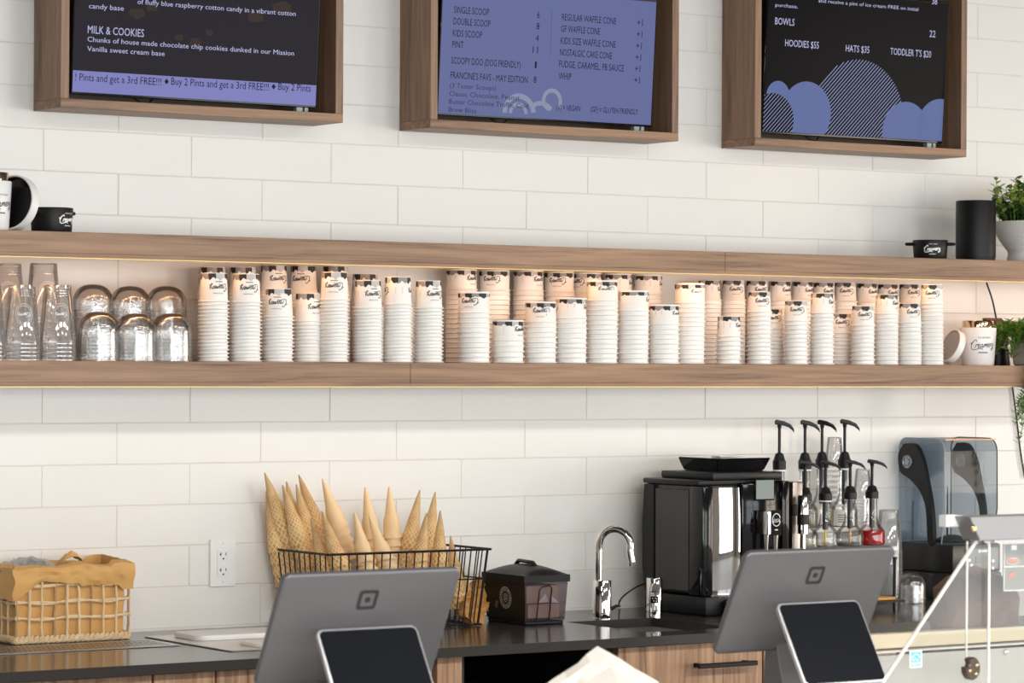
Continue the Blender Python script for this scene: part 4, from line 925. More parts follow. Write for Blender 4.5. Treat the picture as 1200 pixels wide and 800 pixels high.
def patch(mb, u0, u1, v0, v1, fn, n=6):
    b = bmesh.new(); r_ = [(b.verts.new(fn(u0+(u1-u0)*k/n, v0)), b.verts.new(fn(u0+(u1-u0)*k/n, v1))) for k in range(n+1)]
    for p, q in zip(r_, r_[1:]): b.faces.new((p[0], q[0], q[1], p[1]))
    return mb._merge(b)
disp = patch(MB(), -.011, .011, .034, .052, wf).build('display', M['gloss'], t)
mb = MB()
for a, b in ((-.006, .045), (.001, .046), (.005, .044), (-.003, .039), (.004, .038)): patch(mb, a, a+.002, b, b+.003, wrapc(cp.x, cp.y, lambda z: .0221, ca, cp.z), 1)
mb.build('display_marks', M['whiteink'], disp, sm=False)
mb = MB().prism([(-.011, -.012), (.011, -.012), (.007, .008), (0, .014), (-.007, .008)], -.006, .003, 'y', bev=.002, M=Matrix.Translation((cp.x+math.cos(ca)*.0215, cp.y+math.sin(ca)*.0215, cp.z+.076)) @ Matrix.Rotation(ca+PI/2, 4, 'Z')); mb.build('knob', M['chrome'], t)
a0 = atZ(754, 712, CT+.004)
pts = [atY(757, 683, -.20), atY(745, 688, -.20), atY(731, 698, -.20), atY(725.5, 706, -.21)]
pts = [tuple(p) for p in pts]+[tuple(atZ(727, 710.5, CT+.0025)), tuple(atZ(740, 710.5, CT+.0025)), tuple(atZ(757, 709.5, CT+.0025))]
MB().tube(crom(pts, 6), .0022, 8).build('power_cable', M['black'], label='black cable looping on the worktop beside the coffee machine', cat='cable')

# ------------------------------------------------------------------ coffee machine
KX0, KX1, KY0, KY1, KZ0, KZ1 = 1.752, 2.032, -.330, -.074, CT, 1.270
t = thing('coffee_machine', ((KX0+KX1)/2, (KY0+KY1)/2, CT), 'large black bean-to-cup coffee machine with chrome front strip', 'coffee machine')
side = mat('dark_grey_side', (.030, .030, .031), .16); piano = M['gloss']
MB().box(KX0+.004, KX1-.004, KY0+.050, KY1, KZ0+.055, KZ1-.012, bev=.006, seg=2).build('body', mat('black_body', (.02, .02, .021), .3), t)
MB().prism([(KY0+.058, KZ0+.062), (KY1-.052, KZ0+.062), (KY1-.050, KZ1-.024), (KY0+.058, KZ1-.024)], KX0-.001, KX0+.006, 'x', bev=.001).build('side_panel', side, t, label='glossy dark grey left side panel')
MB().prism([(KY1-.048, KZ0+.050), (KY1-.006, KZ0+.050), (KY1+.006, KZ0+.12), (KY1+.008, KZ0+.23), (KY1-.002, KZ1-.014), (KY1-.046, KZ1-.014)], KX0-.004, KX0+.010, 'x', bev=.002).build('rear_trim', M['black'], t)
MB().box(KX0-.004, KX1+.002, KY0+.012, KY1+.004, KZ1-.012, KZ1+.002, bev=.004, seg=2).build('top_rim', M['black'], t)
MB().box(KX0+.040, KX1-.004, KY0+.006, KY1-.02, KZ1+.0022, KZ1+.022, bev=.004, seg=2).build('top_deck', M['black'], t)
hop = MB(); hx0, hx1 = KX0+.092, KX1-.012
bmv = bmesh.new(); lo = [(hx0+.008, -.262), (hx1-.006, -.262), (hx1-.006, -.115), (hx0+.008, -.115)]; hi = [(hx0-.002, -.278), (hx1+.006, -.278), (hx1+.006, -.100), (hx0-.002, -.100)]
A = [bmv.verts.new((x, y, KZ1+.0225)) for x, y in lo]; B = [bmv.verts.new((x, y, KZ1+.058)) for x, y in hi]; bmv.faces.new(A[::-1]); bmv.faces.new(B)
for i in range(4): bmv.faces.new((A[i], A[(i+1) % 4], B[(i+1) % 4], B[i]))
bmesh.ops.bevel(bmv, geom=bmv.edges[:], offset=.003, segments=2, affect='EDGES'); hop._merge(bmv)
hp = hop.build('bean_hopper', piano, t, label='flaring glossy bean hopper on top'); MB().box(hx0+.06, hx0+.12, -.21, -.17, KZ1+.0585, KZ1+.062, bev=.001).build('lid_grip', M['steel'], hp)
MB().box(KX0, KX0+.036, KY0-.002, KY0+.058, KZ0+.052, KZ1-.013, bev=.004, seg=2).build('front_column', piano, t)
b = bmesh.new(); cols = []
for k in range(13):       # bowed mirror strip
    u = k/12; x = KX0+.038+.088*u; y = KY0+.010-.012*math.sin(u*PI*.5)*(1)+.004*u
    cols.append([b.verts.new((x, y+.004*math.sin(j/6*PI)*-1, KZ0+.050+(.287)*j/6)) for j in range(7)])
for p, q in zip(cols, cols[1:]):
    for j in range(6): b.faces.new((p[j], q[j], q[j+1], p[j+1]))
mb = MB(); mb._merge(b); mb.build('mirror_strip', mat('dark_mirror', (.50, .49, .48), .03, 1.0), t, label='tall chrome mirror strip on the front')
MB().box(KX0+.037, KX0+.127, KY0+.012, KY0+.05, KZ0+.045, KZ1-.013).build('front_backing', M['black'], t)
MB().box(KX0+.128, KX1, KY0-.006, KY0+.05, KZ0+.155, KZ1-.006, bev=.005, seg=2).build('front_head', piano, t, label='glossy black upper front')
MB().box(KX0+.128, KX1, KY0+.028, KY0+.051, KZ0+.04, KZ0+.155).build('cup_recess', M['black'], t)
MB().box(KX1-.022, KX1+.003, KY0-.016, KY0+.03, KZ0+.145, KZ1-.002, bev=.004, seg=2).build('side_fin', piano, t)
MB().box(KX0-.002, KX1+.002, KY0-.02, KY1-.004, KZ0+.002, KZ0+.050, bev=.004, seg=2).build('base', M['black'], t)
MB().box(KX0+.05, KX1-.02, KY0-.085, KY0-.02, KZ0+.001, KZ0+.040, bev=.006, seg=2).build('drip_tray', M['black'], t)
MB().box(KX0+.060, KX1-.03, KY0-.078, KY0-.022, KZ0+.0405, KZ0+.044, bev=.001).build('tray_grid', M['chrome'], t)
a_ = atY(886, 563, KY0-.009); b_ = atY(906.5, 583.7, KY0-.009)
dsp = MB().box(a_.x-.004, b_.x+.003, KY0-.010, KY0-.0062, b_.z-.005, a_.z+.004, bev=.001).build('display_surround', piano, t)
MB().box(a_.x, b_.x-.001, KY0-.0112, KY0-.0102, b_.z-.001, a_.z+.001).build('display', emis('coffee_display', lin(150, 156, 150), .9), dsp, sm=False, label='pale lit screen')
a_ = atY(891.5, 599, KY0-.03); b_ = atY(912, 625, KY0-.03); sx0, sx1, sz1, sz0 = a_.x, b_.x, a_.z, b_.z
sp = MB().prism(rrect(sx1-sx0, .050, .014, 6, (sx0+sx1)/2, KY0-.028), sz0, sz1, 'z', bev=.001).build('spout_block', M['chrome'], t)
for xx in (sx0+.014, sx1-.014): MB().lathe([(0, 0), (.006, 0), (.0085, .052), (0, .052)], (xx, KY0-.035, sz0-.050), 20).build('spout', M['chrome'], t)
mb = MB(); lc = ((sx0+sx1)/2+.004, (sz0+sz1)/2+.008); fy2 = lambda u, v: (lc[0]+u, KY0-.0545, lc[1]+v)
mb.prism(rrect(.036, .068, .004, 3, lc[0], lc[1]-.008), KY0-.0542, KY0-.052, 'y'); mb.build('badge', piano, sp)
mb = MB(); mb.ribbon([(.0135*math.cos(PI*.1+a*PI*1.8/30), .0165*math.sin(PI*.1+a*PI*1.8/30)) for a in range(31)], .0022, fy2); add_text(mb, 'jura', lambda u, v: fy2(u-.0115, v-.003), .023, .0085, shear=.3); mb.ribbon([(-.012, -.006), (.014, -.004)], .0014, fy2)
mb.mi = 0; add_text(mb, 'WE8', lambda u, v: fy2(u-.006, v-.030), .011, .004, res=1) if False else mb.poly([fy2(-.005, -.028), fy2(.005, -.028), fy2(.005, -.025), fy2(-.005, -.025)]); mb.build('badge_lettering', M['whiteink'], sp, sm=False)
# milk container and chrome cylinder to its right
mp = atY(926.5, 645, -.27); mz1 = atY(926, 564, -.27).z
t = thing('milk_container', (mp.x, -.27, CT), 'slim steel milk container with black band right of the coffee machine', 'container')
MB().box(mp.x-.018, mp.x+.018, -.300, -.20, CT, mz1, bev=.004, seg=2).build('body', mat('taupe_steel', (.36, .32, .29), .3, 1.0), t); zz = atY(926, 598, -.3).z
MB().box(mp.x-.020, mp.x+.020, -.302, -.198, zz-.014, zz+.016, bev=.002).build('band', M['black'], t)
fp = atY(941, 625, -.33); fz1 = atY(941, 580, -.33).z
t = thing('milk_frother', (fp.x, -.33, CT), 'upright chrome frother with black grip standing before the syrup bottles', 'frother')
MB().lathe([(0, 0), (.030, 0), (.030, .006), (.008, .012), (.008, fp.z-CT), (0, fp.z-CT)], (fp.x, -.33, CT), 24).build('stand', M['chrome'], t)
MB().lathe([(0, 0), (.015, 0), (.015, .024), (0, .024)], (fp.x, -.33, fp.z), 28).build('lower_sleeve', M['chrome'], t); MB().lathe([(0, 0), (.016, 0), (.016, .028), (0, .028)], (fp.x, -.33, fp.z+.024), 28).build('grip', M['black'], t)
MB().lathe([(0, 0), (.0165, 0), (.0165, fz1-fp.z-.054), (.0150, fz1-fp.z-.052), (0, fz1-fp.z-.052)], (fp.x, -.33, fp.z+.052), 28).build('upper_sleeve', mat('grey_chrome', (.5, .5, .5), .12, 1.0), t)

# ------------------------------------------------------------------ syrup bottles on a two step riser
Z1 = atY(985, 641, -.27).z; Z2 = Z1+.048
rx0, rx1 = atY(932, 640, -.27).x, atY(1041, 640, -.27).x
t = thing('bottle_riser', ((rx0+rx1)/2, -.2, CT), 'white two step riser under the syrup bottles', 'riser')
MB().box(rx0, rx1, -.315, -.185, Z1-.012, Z1, bev=.002).box(rx0+.008, rx1-.012, -.300, -.292, Z1-.05, Z1-.0122).build('lower_step', M['white'], t); MB().box(rx0, rx1, -.184, -.03, Z2-.012, Z2, bev=.002).build('upper_step', M['white'], t)
for x in (rx0+.001, rx1-.009):
    MB().box(x, x+.006, -.310, -.186, CT, Z1-.0122).build('side', M['glass'], t, label='clear side panel'); MB().box(x, x+.006, -.182, -.035, CT, Z2-.0122).build('side', M['glass'], t, label='clear side panel')
bprof = [(.001, .002), (.036, 0), (.0405, .004), (.041, .012), (.041, .037), (.038, .045), (.027, .056), (.0195, .070), (.0170, .085), (.0165, .125), (.0175, .127), (.0175, .131)]
BG = MB().lathe(bprof, seg=32).mesh('bottle_glass', M['glass'])
CAPM = MB().lathe([(0, .1315), (.0205, .1315), (.0205, .150), (.018, .152), (.015, .160), (.012, .166), (.0045, .169), (0, .169)], seg=24).mesh('pump_collar', M['black'])
mb = MB().tube([(0, 0, .168), (0, 0, .232)], .0046, 10).prism([(-.014, .231), (.010, .229), (.030, .2245), (.043, .2175), (.047, .2135), (.046, .221), (.036, .231), (.014, .2385), (-.010, .2415), (-.015, .2375)], -.0052, .0052, 'y', bev=.0018, seg=2).tube([(0, 0, .222), (0, 0, .231)], [.0055, .0075], 10); PUM = mb.mesh('pump_head', M['black'])
TUB = MB().lathe([(0, .050), (.0085, .050), (.0085, .131), (0, .131)], seg=16).mesh('pump_tube', mat('grey_pump_tube', (.05, .05, .055), .3))
def dip(col): return MB().tube([(0, 0, .05), (.001, 0, .006)], .0034, 8).mesh('dip_tube', mat('dip_tube_colour', col, .4))
WR = MB().lathe([(.0172, .127), (.0210, .1275), (.0210, .1305), (.0172, .131)], seg=24).mesh('neck_ring', M['white'])
def liquid(h, col, al):
    m = thin('syrup', tint=col, body=col, cloud=al, gloss=.04, rough=.05)
    pr = [(0, .003), (.0345, .002), (.0395, .005), (.0402, .012), (.0402, min(h, .037))]
    if h > .038: pr.append((.038, h))
    return MB().lathe(pr+[(0, h)], seg=32).mesh('syrup', m)
LB = MB().lathe([(.0413, .003), (.0413, .037)], seg=14, a0=-PI*.30, a1=PI*.30).mesh('paper_label', M['paper'])
mb = MB()
for j, (w0, zz) in enumerate(((.4, .027), (.5, .022), (.3, .017), (.45, .012))): mb.lathe([(.0416, zz-.0012), (.0416, zz+.0012)], seg=6, a0=-.5, a1=-.5+w0*1.5)
LP = mb.mesh('label_print', M['greyink'])
def bottle(px, topy, y, zb, lab, turn, liq=None, tube=(.75, .72, .66), ring=False, label=False, hs=None):
    P = atY(px, topy, y); s = (P.z-zb)/.2445
    t = thing('syrup_bottle', (P.x, y, zb), lab, 'bottle', 'pump syrup bottles on the riser', rot=(0, 0, -YAW+turn)); t.scale = (.9, .9, s)
    for nm, me in (('bottle_glass', BG), ('pump_collar', CAPM), ('pump_head', PUM), ('pump_tube', TUB)):
        o = bpy.data.objects.new(nm, me); C.objects.link(o); o.parent = t
    o = bpy.data.objects.new('dip_tube', dip(tube)); C.objects.link(o); o.parent = t
    if ring: o = bpy.data.objects.new('neck_ring', WR); C.objects.link(o); o.parent = t
    if liq: o = bpy.data.objects.new('syrup', liquid(*liq)); C.objects.link(o); o.parent = t
    if label:
        o = bpy.data.objects.new('paper_label', LB); C.objects.link(o); o.parent = t; o.rotation_euler = (0, 0, -PI/2-.2)
        q = bpy.data.objects.new('label_print', LP); C.objects.link(q); q.parent = o
FY, BY_ = -.262, -.135
bottle(943.5, 538, -.275, Z1, 'front row syrup bottle farthest left, pale syrup, behind the chrome frother', .15, (.030, (.93, .90, .80), .10))
bottle(967.5, 538, -.262, Z1, 'front row syrup bottle with yellow dip tube and white neck ring', .0, (.014, (.80, .78, .76), .12), (.85, .62, .08), ring=True)
bottle(996.5, 537, -.250, Z1, 'front row syrup bottle with orange dip tube', .12, (.012, (.55, .50, .48), .2), (.85, .42, .18))
bottle(1022, 536.5, -.235, Z1, 'front row syrup bottle half full of red syrup', .05, (.042, (.62, .01, .02), .55), (.3, .02, .03))
bottle(913.5, 490, -.143, Z2, 'back row syrup bottle farthest left, beside the coffee machine hopper', .25, None, ring=True)
bottle(943.5, 490, -.143, Z2, 'second back row syrup bottle from the left, with white neck ring', .2, (.030, (.9, .86, .76), .1), ring=True)
bottle(963.5, 490, -.066, Z2, 'third back row syrup bottle from the left, with paper label', -.4, (.034, (.90, .82, .70), .12), label=True)
bottle(990, 489, -.143, Z2, 'rightmost back row syrup bottle, with paper label', .1, (.034, (.92, .86, .74), .1), ring=True, label=True)
for px, top, bot, y, who in ((1011, 549, 620, -.080, 'tall stack behind the rightmost syrup bottles'), (978, 512, 600, -.06, 'tall stack behind the back row pumps'),):
    stack_clear(px, top, y, Z2, 9 if px > 1000 else 12, who, 'clear cups, '+who, logo_me=None, scale=.62)
stack_clear(1042, 597, -.10, CT, 12, 'stack between riser and blender', 'clear cups, stack between riser and blender', logo_me=None, scale=.9)
domes(1068.5, 671, -.262, 5, 'stack standing on the worktop before the blender', z0=CT, s=.92, sr=.97)
bp = atZ(1048, 712, CT)
t = thing('black_post', (bp.x, bp.y, CT), 'thin black post of a small rack standing left of the dome lids', 'rack')
MB().tube([(bp.x, bp.y, CT), (bp.x, bp.y, atY(1048, 655, bp.y).z)], .0045, 10).lathe([(0, 0), (.0065, 0), (.0065, .006), (0, .006)], (bp.x, bp.y, atY(1048, 655, bp.y).z), 12).build('post', M['black'], t)
MB().box(bp.x-.17, bp.x-.0046, bp.y-.05, bp.y+.05, CT+.020, CT+.026, bev=.001).build('tray', M['black'], t); MB().tube([(bp.x-.16, bp.y, CT), (bp.x-.16, bp.y, CT+.02)], .004, 8).build('post', M['black'], t)
MB().box(bp.x-.10, bp.x-.03, bp.y-.04, bp.y+.04, CT+.0262, CT+.034, bev=.001).build('wooden_block', mat('yellow_wood', lin(200, 150, 70), .5), label='small yellow wooden block on the black rack tray', cat='block')

# ------------------------------------------------------------------ blender with sound hood
QX0, QX1, QY0, QY1, QZ1 = 2.700, 2.912, -.215, -.020, 1.3705
QB = atY(1096, 638, QY0).z
t = thing('blender', ((QX0+QX1)/2, (QY0+QY1)/2, CT), 'black blender under a smoky sound hood beside the display case', 'blender')
bb = mat('blender_black', (.022, .021, .021), .3)
MB().prism([(QX0-.012, QY1), (QX0-.012, QY0+.02), (QX0+.01, QY0-.035), (QX1-.02, QY0-.035), (QX1+.006, QY0+.02), (QX1+.006, QY1)], CT, CT+.075, 'z', bev=.005, seg=2).build('lower_base', bb, t)
MB().prism([(QX0-.006, QY1), (QX0-.006, QY0+.012), (QX0+.012, QY0-.030), (QX1-.02, QY0-.030), (QX1+.002, QY0+.012), (QX1+.002, QY1)], CT+.0755, QB, 'z', bev=.006, seg=2).build('upper_base', bb, t)
pnl = MB().box(QX0+.06, QX1-.03, QY0-.034, QY0-.0305, CT+.085, QB-.012, bev=.001).build('control_panel', mat('panel_grey', (.17, .18, .19), .3), t)
MB().box(QX0+.095, QX0+.15, QY0-.0355, QY0-.0342, QB-.055, QB-.035).build('display', mat('lcd_green', (.05, .09, .07), .2), pnl, sm=False)
mb = MB()
for u, v in ((.07, .045), (.078, .060), (.07, .075), (.16, .05), (.16, .07)): mb.prism(disc((QX0+u, QB-v), .004, 12), QY0-.0358, QY0-.0342, 'y')
mb.build('buttons', M['steel'], pnl)
MB().box(QX0+.115, QX0+.150, QY0-.0358, QY0-.0342, QB-.024, QB-.017).prism(disc((QX0+.108, QB-.0205), .005, 12), QY0-.0358, QY0-.0342, 'y').build('maker_mark', M['whiteink'], pnl)
# hood: profile in y,z swept along x, thin curved shell with two sides
def hoodprof(off=0):
    y0, y1, z0, z1 = QY0+off, QY1-off, QB+.001, QZ1-off; pr = [(y0+.012, z0), (y0-.002, z0+.10), (y0, z1-.035)]
    for k in range(7): a = PI-PI/2*k/6; pr.append((y0+.035+.035*math.cos(a), z1-.035+.035*math.sin(a)))
    for k in range(7): a = PI/2-PI/2*k/6; pr.append((y1-.03+.03*math.cos(a), z1-.03+.03*math.sin(a)))
    pr += [(y1, z0)]; return pr
hp_ = hoodprof(); b = bmesh.new(); L_ = [b.verts.new((QX0+.006, y, z)) for y, z in hp_]; R_ = [b.verts.new((QX1-.006, y, z)) for y, z in hp_]
for i in range(len(hp_)-1): b.faces.new((L_[i], R_[i], R_[i+1], L_[i+1]))
b.faces.new(L_); b.faces.new(R_[::-1]); mb = MB(); mb._merge(b); mb.build('sound_hood', M['smoke'], t, label='smoky clear hood')
for x in (QX0+.006, QX1-.006): MB().tube([(x, y, z) for y, z in hp_], .0017, 6).build('hood_edge', M['black'] if x > QX0+.1 else mat('clear_edge', (.35, .38, .42), .15), t)
MB().box(QX0+.01, QX1-.01, QY0+.002, QY0+.006, QZ1-.004, QZ1-.001).build('seal_strip', mat('copper_strip', lin(190, 130, 90), .3, .6), t, label='copper coloured strip along the hood front top')
def arm(x0, x1):
    c = [(QY1-.035, QZ1-.016), (QY1-.085, QZ1-.018), (QY1-.118, QZ1-.060), (QY1-.140, QZ1-.13), (QY1-.158, QZ1-.20), (QY1-.165, QB+.004), (QY1-.142, QB+.004), (QY1-.132, QZ1-.20), (QY1-.105, QZ1-.150), (QY1-.062, QZ1-.118), (QY1-.022, QZ1-.098), (QY1-.012, QZ1-.05)]
    c = [(float(q.x), float(q.y)) for q in crom([Vector((a, b, 0)) for a, b in c+[c[0]]], 4)][:-1]
    mb = MB().prism(c, x0, x1, 'x', bev=.001); a_ = mb.build('hinge_arm', M['black'], t)
    mb = MB(); Mx = Matrix.Translation((x0-.0005, QY1-.055, QZ1-.068)) @ Matrix.Rotation(-PI/2, 4, 'Y')
    mb.lathe([(0, .004), (.010, .004), (.011, .001), (.014, .001), (.016, .004), (.0185, .004), (.0195, 0), (0, 0)], seg=28, M=Mx); mb.build('hinge_disc', mat('disc_grey', (.30, .34, .38), .25, .5), a_)
arm(QX0-.010, QX0+.004); arm(QX1-.002-.016, QX1-.004-.004)
jp = ((QX0+QX1)/2+.01, (QY0+QY1)/2-.01)
MB().lathe([(0, 0), (.050, 0), (.052, .006), (.040, .012), (.015, .020), (0, .021)], (jp[0], jp[1], QB), 28).build('jar_seat', M['black'], t)
MB().tube([(jp[0]-.02, jp[1], QB+.02), (jp[0]-.02, jp[1], QB+.16)], [.003, .0012], 8).build('spindle', M['black'], t)
# ------------------------------------------------------------------ wall cable and plants on the right
pts = [atY(1156, 331, -.03), atY(1163, 352, -.03), atY(1168, 376, -.03), atY(1174, 405, -.02), atY(1184, 440, -.008), atY(1190, 480, -.008), atY(1196, 530, -.008), atY(1201, 560, -.008)]
MB().tube(crom(pts, 5), .0026, 8).build('hanging_cable', M['black'], label='thin black cable hanging down the tiles at the right edge', cat='cable')
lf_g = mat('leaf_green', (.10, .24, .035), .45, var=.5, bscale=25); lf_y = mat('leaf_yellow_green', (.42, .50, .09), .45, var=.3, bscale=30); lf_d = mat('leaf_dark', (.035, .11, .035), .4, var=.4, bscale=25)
def leaf(b, P, d, n, L, w, fold=.25):
    d = d.normalized(); s = d.cross(n).normalized(); n = s.cross(d)
    pr = [(0, 0), (.25, .42), (.55, .5), (.82, .28), (1, 0)]; c = [b.verts.new(P+d*L*u+n*(-.15*L*u*u)) for u, _ in pr]
    l = [b.verts.new(P+d*L*u+s*w*v+n*(w*fold*v-.15*L*u*u)) for u, v in pr[1:4]]; r = [b.verts.new(P+d*L*u-s*w*v+n*(w*fold*v-.15*L*u*u)) for u, v in pr[1:4]]
    b.faces.new((c[0], l[0], c[1])); b.faces.new((c[0], c[1], r[0]))
    for k in (0, 1): b.faces.new((c[k+1], l[k], l[k+1], c[k+2])); b.faces.new((c[k+1], c[k+2], r[k+1], r[k]))
    b.faces.new((c[3], l[2], c[4])); b.faces.new((c[3], c[4], r[2]))
rl = random.Random(21)
P = atY(1204, 302, -.19); P.z = 1.879; pw = .070
t = thing('potted_plant', P, 'bushy yellow-green plant in a dimpled white bowl pot on the upper shelf', 'plant')
pot = mat('dimpled_ceramic', (.70, .68, .65), .55)
prof = [(0, 0), (.058, 0), (.060, .006), (.056, .026), (.058, .034)]+[(.058+.040*math.sin(k/8*PI/2), .034+.082*k/8) for k in range(1, 9)]+[(.099, .119), (.095, .119), (.093, .104), (0, .102)]
MB().lathe(prof, P, 64).build('pot', pot, t)
db = bmesh.new()
for j in range(15):
    u = (j+.7)/15; rz = .036+.080*u; rad = .058+.040*math.sin(min(1, (rz-.034)/.082)*PI/2)
    for i in range(88):
        a = 2*PI*(i+.5*(j % 2))/88; c = Vector((P.x+rad*math.cos(a), P.y+rad*math.sin(a), P.z+rz)); nn = Vector((math.cos(a), math.sin(a), -.25)).normalized(); s = Vector((-math.sin(a), math.cos(a), 0)); uu = Vector((0, 0, 1))
        q = [db.verts.new(c+s*.0024*x+uu*.0019*y) for x, y in ((-1, -1), (1, -1), (1, 1), (-1, 1))]; tp = db.verts.new(c+nn*.0018)
        for k in range(4): db.faces.new((q[k], q[(k+1) % 4], tp))
mb = MB(); mb._merge(db); mb.build('pot_studs', pot, t, kind='stuff')
MB().lathe([(0, .104), (.092, .104)], P, 32).build('soil', mat('soil', (.03, .02, .015), .9), t)
st = MB(); fol = MB(); 
for i in range(105):
    a = rl.uniform(0, 2*PI); r0 = rl.uniform(.0, .085); sp_ = rl.uniform(.1, .95); base = P+Vector((r0*math.cos(a), r0*math.sin(a), .104)); hh = rl.uniform(.05, .145)*(1.05-.30*sp_); tip = base+Vector((math.cos(a)*sp_*.050, math.sin(a)*sp_*.050, hh))
    st.tube([base, base.lerp(tip, .5)+Vector((0, 0, .006)), tip], [.0014, .0012, .0008], 5)
    for k in range(11):
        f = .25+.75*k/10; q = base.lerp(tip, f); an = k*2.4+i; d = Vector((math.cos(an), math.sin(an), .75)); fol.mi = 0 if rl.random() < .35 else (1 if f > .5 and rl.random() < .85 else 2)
        b = bmesh.new(); leaf(b, q, d, Vector((0, 0, 1)), rl.uniform(.019, .029), rl.uniform(.012, .017)); fol._merge(b)
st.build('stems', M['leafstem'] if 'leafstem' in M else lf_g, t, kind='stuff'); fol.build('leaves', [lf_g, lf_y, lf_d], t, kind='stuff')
P = atY(1204, 427, -.20); P.z = SHELF
t = thing('trailing_plant', P, 'trailing green plant in a pale pot, strands hanging below the lower shelf', 'plant')
MB().lathe([(0, 0), (.036, 0), (.040, .004), (.047, .062), (.048, .066), (.044, .066), (.043, .055), (0, .054)], P, 40).build('pot', mat('stone_pot', (.55, .53, .49), .7, var=.1, bscale=50), t)
st = MB(); fol = MB(); nstr = 110
for i in range(nstr):
    a = rl.uniform(0, 2*PI); long_ = i < 26
    if long_: a = rl.uniform(-PI*.95, -PI*.05)
    top = P+Vector((.02*math.cos(a), .02*math.sin(a), .062)); 
    if long_:
        dx = rl.uniform(.004, .07); drop = rl.choice((.13, .17, .22, .30, .36)) if i % 2 else rl.uniform(.10, .17); fy = -.318+rl.uniform(-.012, 0)
        dx -= .105; pts = [top, P+Vector((dx*.6, -.06, .105)), Vector((P.x+dx, fy+.01, P.z+.05)), Vector((P.x+dx, fy, P.z-.03)), Vector((P.x+dx-.035, fy, P.z-drop*.7)), Vector((P.x+dx-.05+rl.uniform(-.02, .02), fy, P.z-drop))]
    else:
        L = rl.uniform(.05, .115); pts = [top, top+Vector((math.cos(a)*L*.5, math.sin(a)*L*.5, rl.uniform(.03, .07))), top+Vector((math.cos(a)*L, math.sin(a)*L, rl.uniform(-.02, .05)))]
        if rl.random() < .5: pts.append(pts[-1]+Vector((math.cos(a)*.012, math.sin(a)*.012, -.03)))
        pts = [Vector((p.x, min(p.y, -.03), max(p.z, P.z+.004))) for p in pts]
    cp_ = crom(pts, 7); st.tube(cp_, .0011, 5)
    for k, q in enumerate(cp_[2:]):
        for e in range(2):
            an = k*1.9+e*PI+i; d = Vector((math.cos(an), math.sin(an)*.8, .55)); fol.mi = rl.choice((0, 0, 1, 2)); b = bmesh.new(); leaf(b, q+Vector((0, 0, rl.uniform(-.003, .003))), d, Vector((0, 0, 1)), rl.uniform(.018, .032), .0052, .1); fol._merge(b)
st.build('stems', lf_g, t, kind='stuff'); fol.build('leaves', [mat('fresh_green', (.16, .36, .05), .45, var=.4, bscale=30), mat('pale_green', (.30, .46, .12), .45), lf_g], t, kind='stuff')

# ------------------------------------------------------------------ front counter with registers
FC = .925
t = thing('front_counter', (0, -2.6, 0), 'pale front service counter carrying the two registers', 'counter')
MB().box(-2.2, 2.4, -2.86, -2.22, FC-.03, FC, bev=.002).build('top', mat('pale_counter', (.70, .68, .65), .3), t); MB().box(-2.18, 2.38, -2.82, -2.26, 0, FC-.0305).build('body', mat('counter_front', (.55, .53, .50), .6), t)
alu = mat('space_grey_shell', (.145, .143, .153), .38, .5); aluL = mat('light_bezel', (.62, .63, .66), .3, .6); scr = mat('black_glass', (.008, .009, .012), .12)
def register(px0, py0, px1, py1, cx0, cy0, cx1, cy1, lab):
    y = -2.5; A = atY(px0, py0, y); B = atY(px1, py1, y); W = B.x-A.x; th = math.radians(27); Hh = .212
    zb = (A.z+B.z)/2-Hh*math.cos(th); O = Vector(((A.x+B.x)/2, y+Hh*math.sin(th), zb))
    t = thing('register', (O.x, O.y-.02, FC), lab, 'register', 'tablet registers on the front counter')
    org = Vector((0, .02, zb-FC)); Rm = Matrix.Translation(org) @ Matrix.Rotation(th, 4, 'X')
    MB().prism(rrect(W, Hh, .014, 6, 0, Hh/2), 0, .013, 'y', bev=.004, seg=3, M=Rm).build('display_shell', alu, t, local=True)
    MB().prism(rrect(W-.008, Hh-.008, .010, 6, 0, Hh/2), .0131, .0145, 'y', M=Rm).build('staff_screen', scr, t, local=True)
    mb = MB(); cz_ = Hh-.052; s = .0185
    outer = rrect(2*s, 2*s, .006, 5, 0, cz_); inner = rrect(2*s*.66, 2*s*.66, .003, 5, 0, cz_); b = bmesh.new()
    o_ = [b.verts.new((x, -.0006, z)) for x, z in outer]; i_ = [b.verts.new((x, -.0006, z)) for x, z in inner]
    for k in range(len(o_)): b.faces.new((o_[k], o_[(k+1) % len(o_)], i_[(k+1) % len(i_)], i_[k]))
    mb._merge(b, Rm); mb.prism(rrect(.0095, .0095, .002, 3, 0, cz_), -.0008, -.0004, 'y', M=Rm); mb.build('square_emblem', M['ink'], t, local=True, sm=False, label='black rounded square ring emblem')
    MB().box(-.05, .05, -.05, .11, 0, .012, bev=.004).build('foot', alu, t, local=True)
    MB().prism([(-.02, .010), (.06, .010), (.045, zb-FC+.05), (.025, zb-FC+.06)], -.035, .035, 'x', bev=.002).build('stand', alu, t, local=True)
    # customer screen docked on the back, leaning the other way
    yc = -2.487; a = atY(cx0, cy0, yc); c = atY(cx1, cy1, yc); w2 = c.x-a.x+.006; h2 = .165; t2 = math.radians(-31); ztop = (a.z+c.z)/2+.001
    R2 = Matrix.Translation(((a.x+c.x)/2-O.x, yc-(O.y-.02), ztop-FC)) @ Matrix.Rotation(t2, 4, 'X')
    MB().prism(rrect(w2, h2, .012, 6, 0, -h2/2), 0, .009, 'y', bev=.002, seg=2, M=R2).build('customer_shell', aluL, t, local=True, label='light metal shell of the small customer screen')
    MB().prism(rrect(w2-.007, h2-.007, .010, 6, 0, -h2/2), -.0008, -.0001, 'y', M=R2).build('customer_screen', scr, t, local=True, label='black customer screen')
register(333.5, 674, 542, 667, 372, 739, 486, 732, 'grey tablet register before the wire basket, left one of the two')
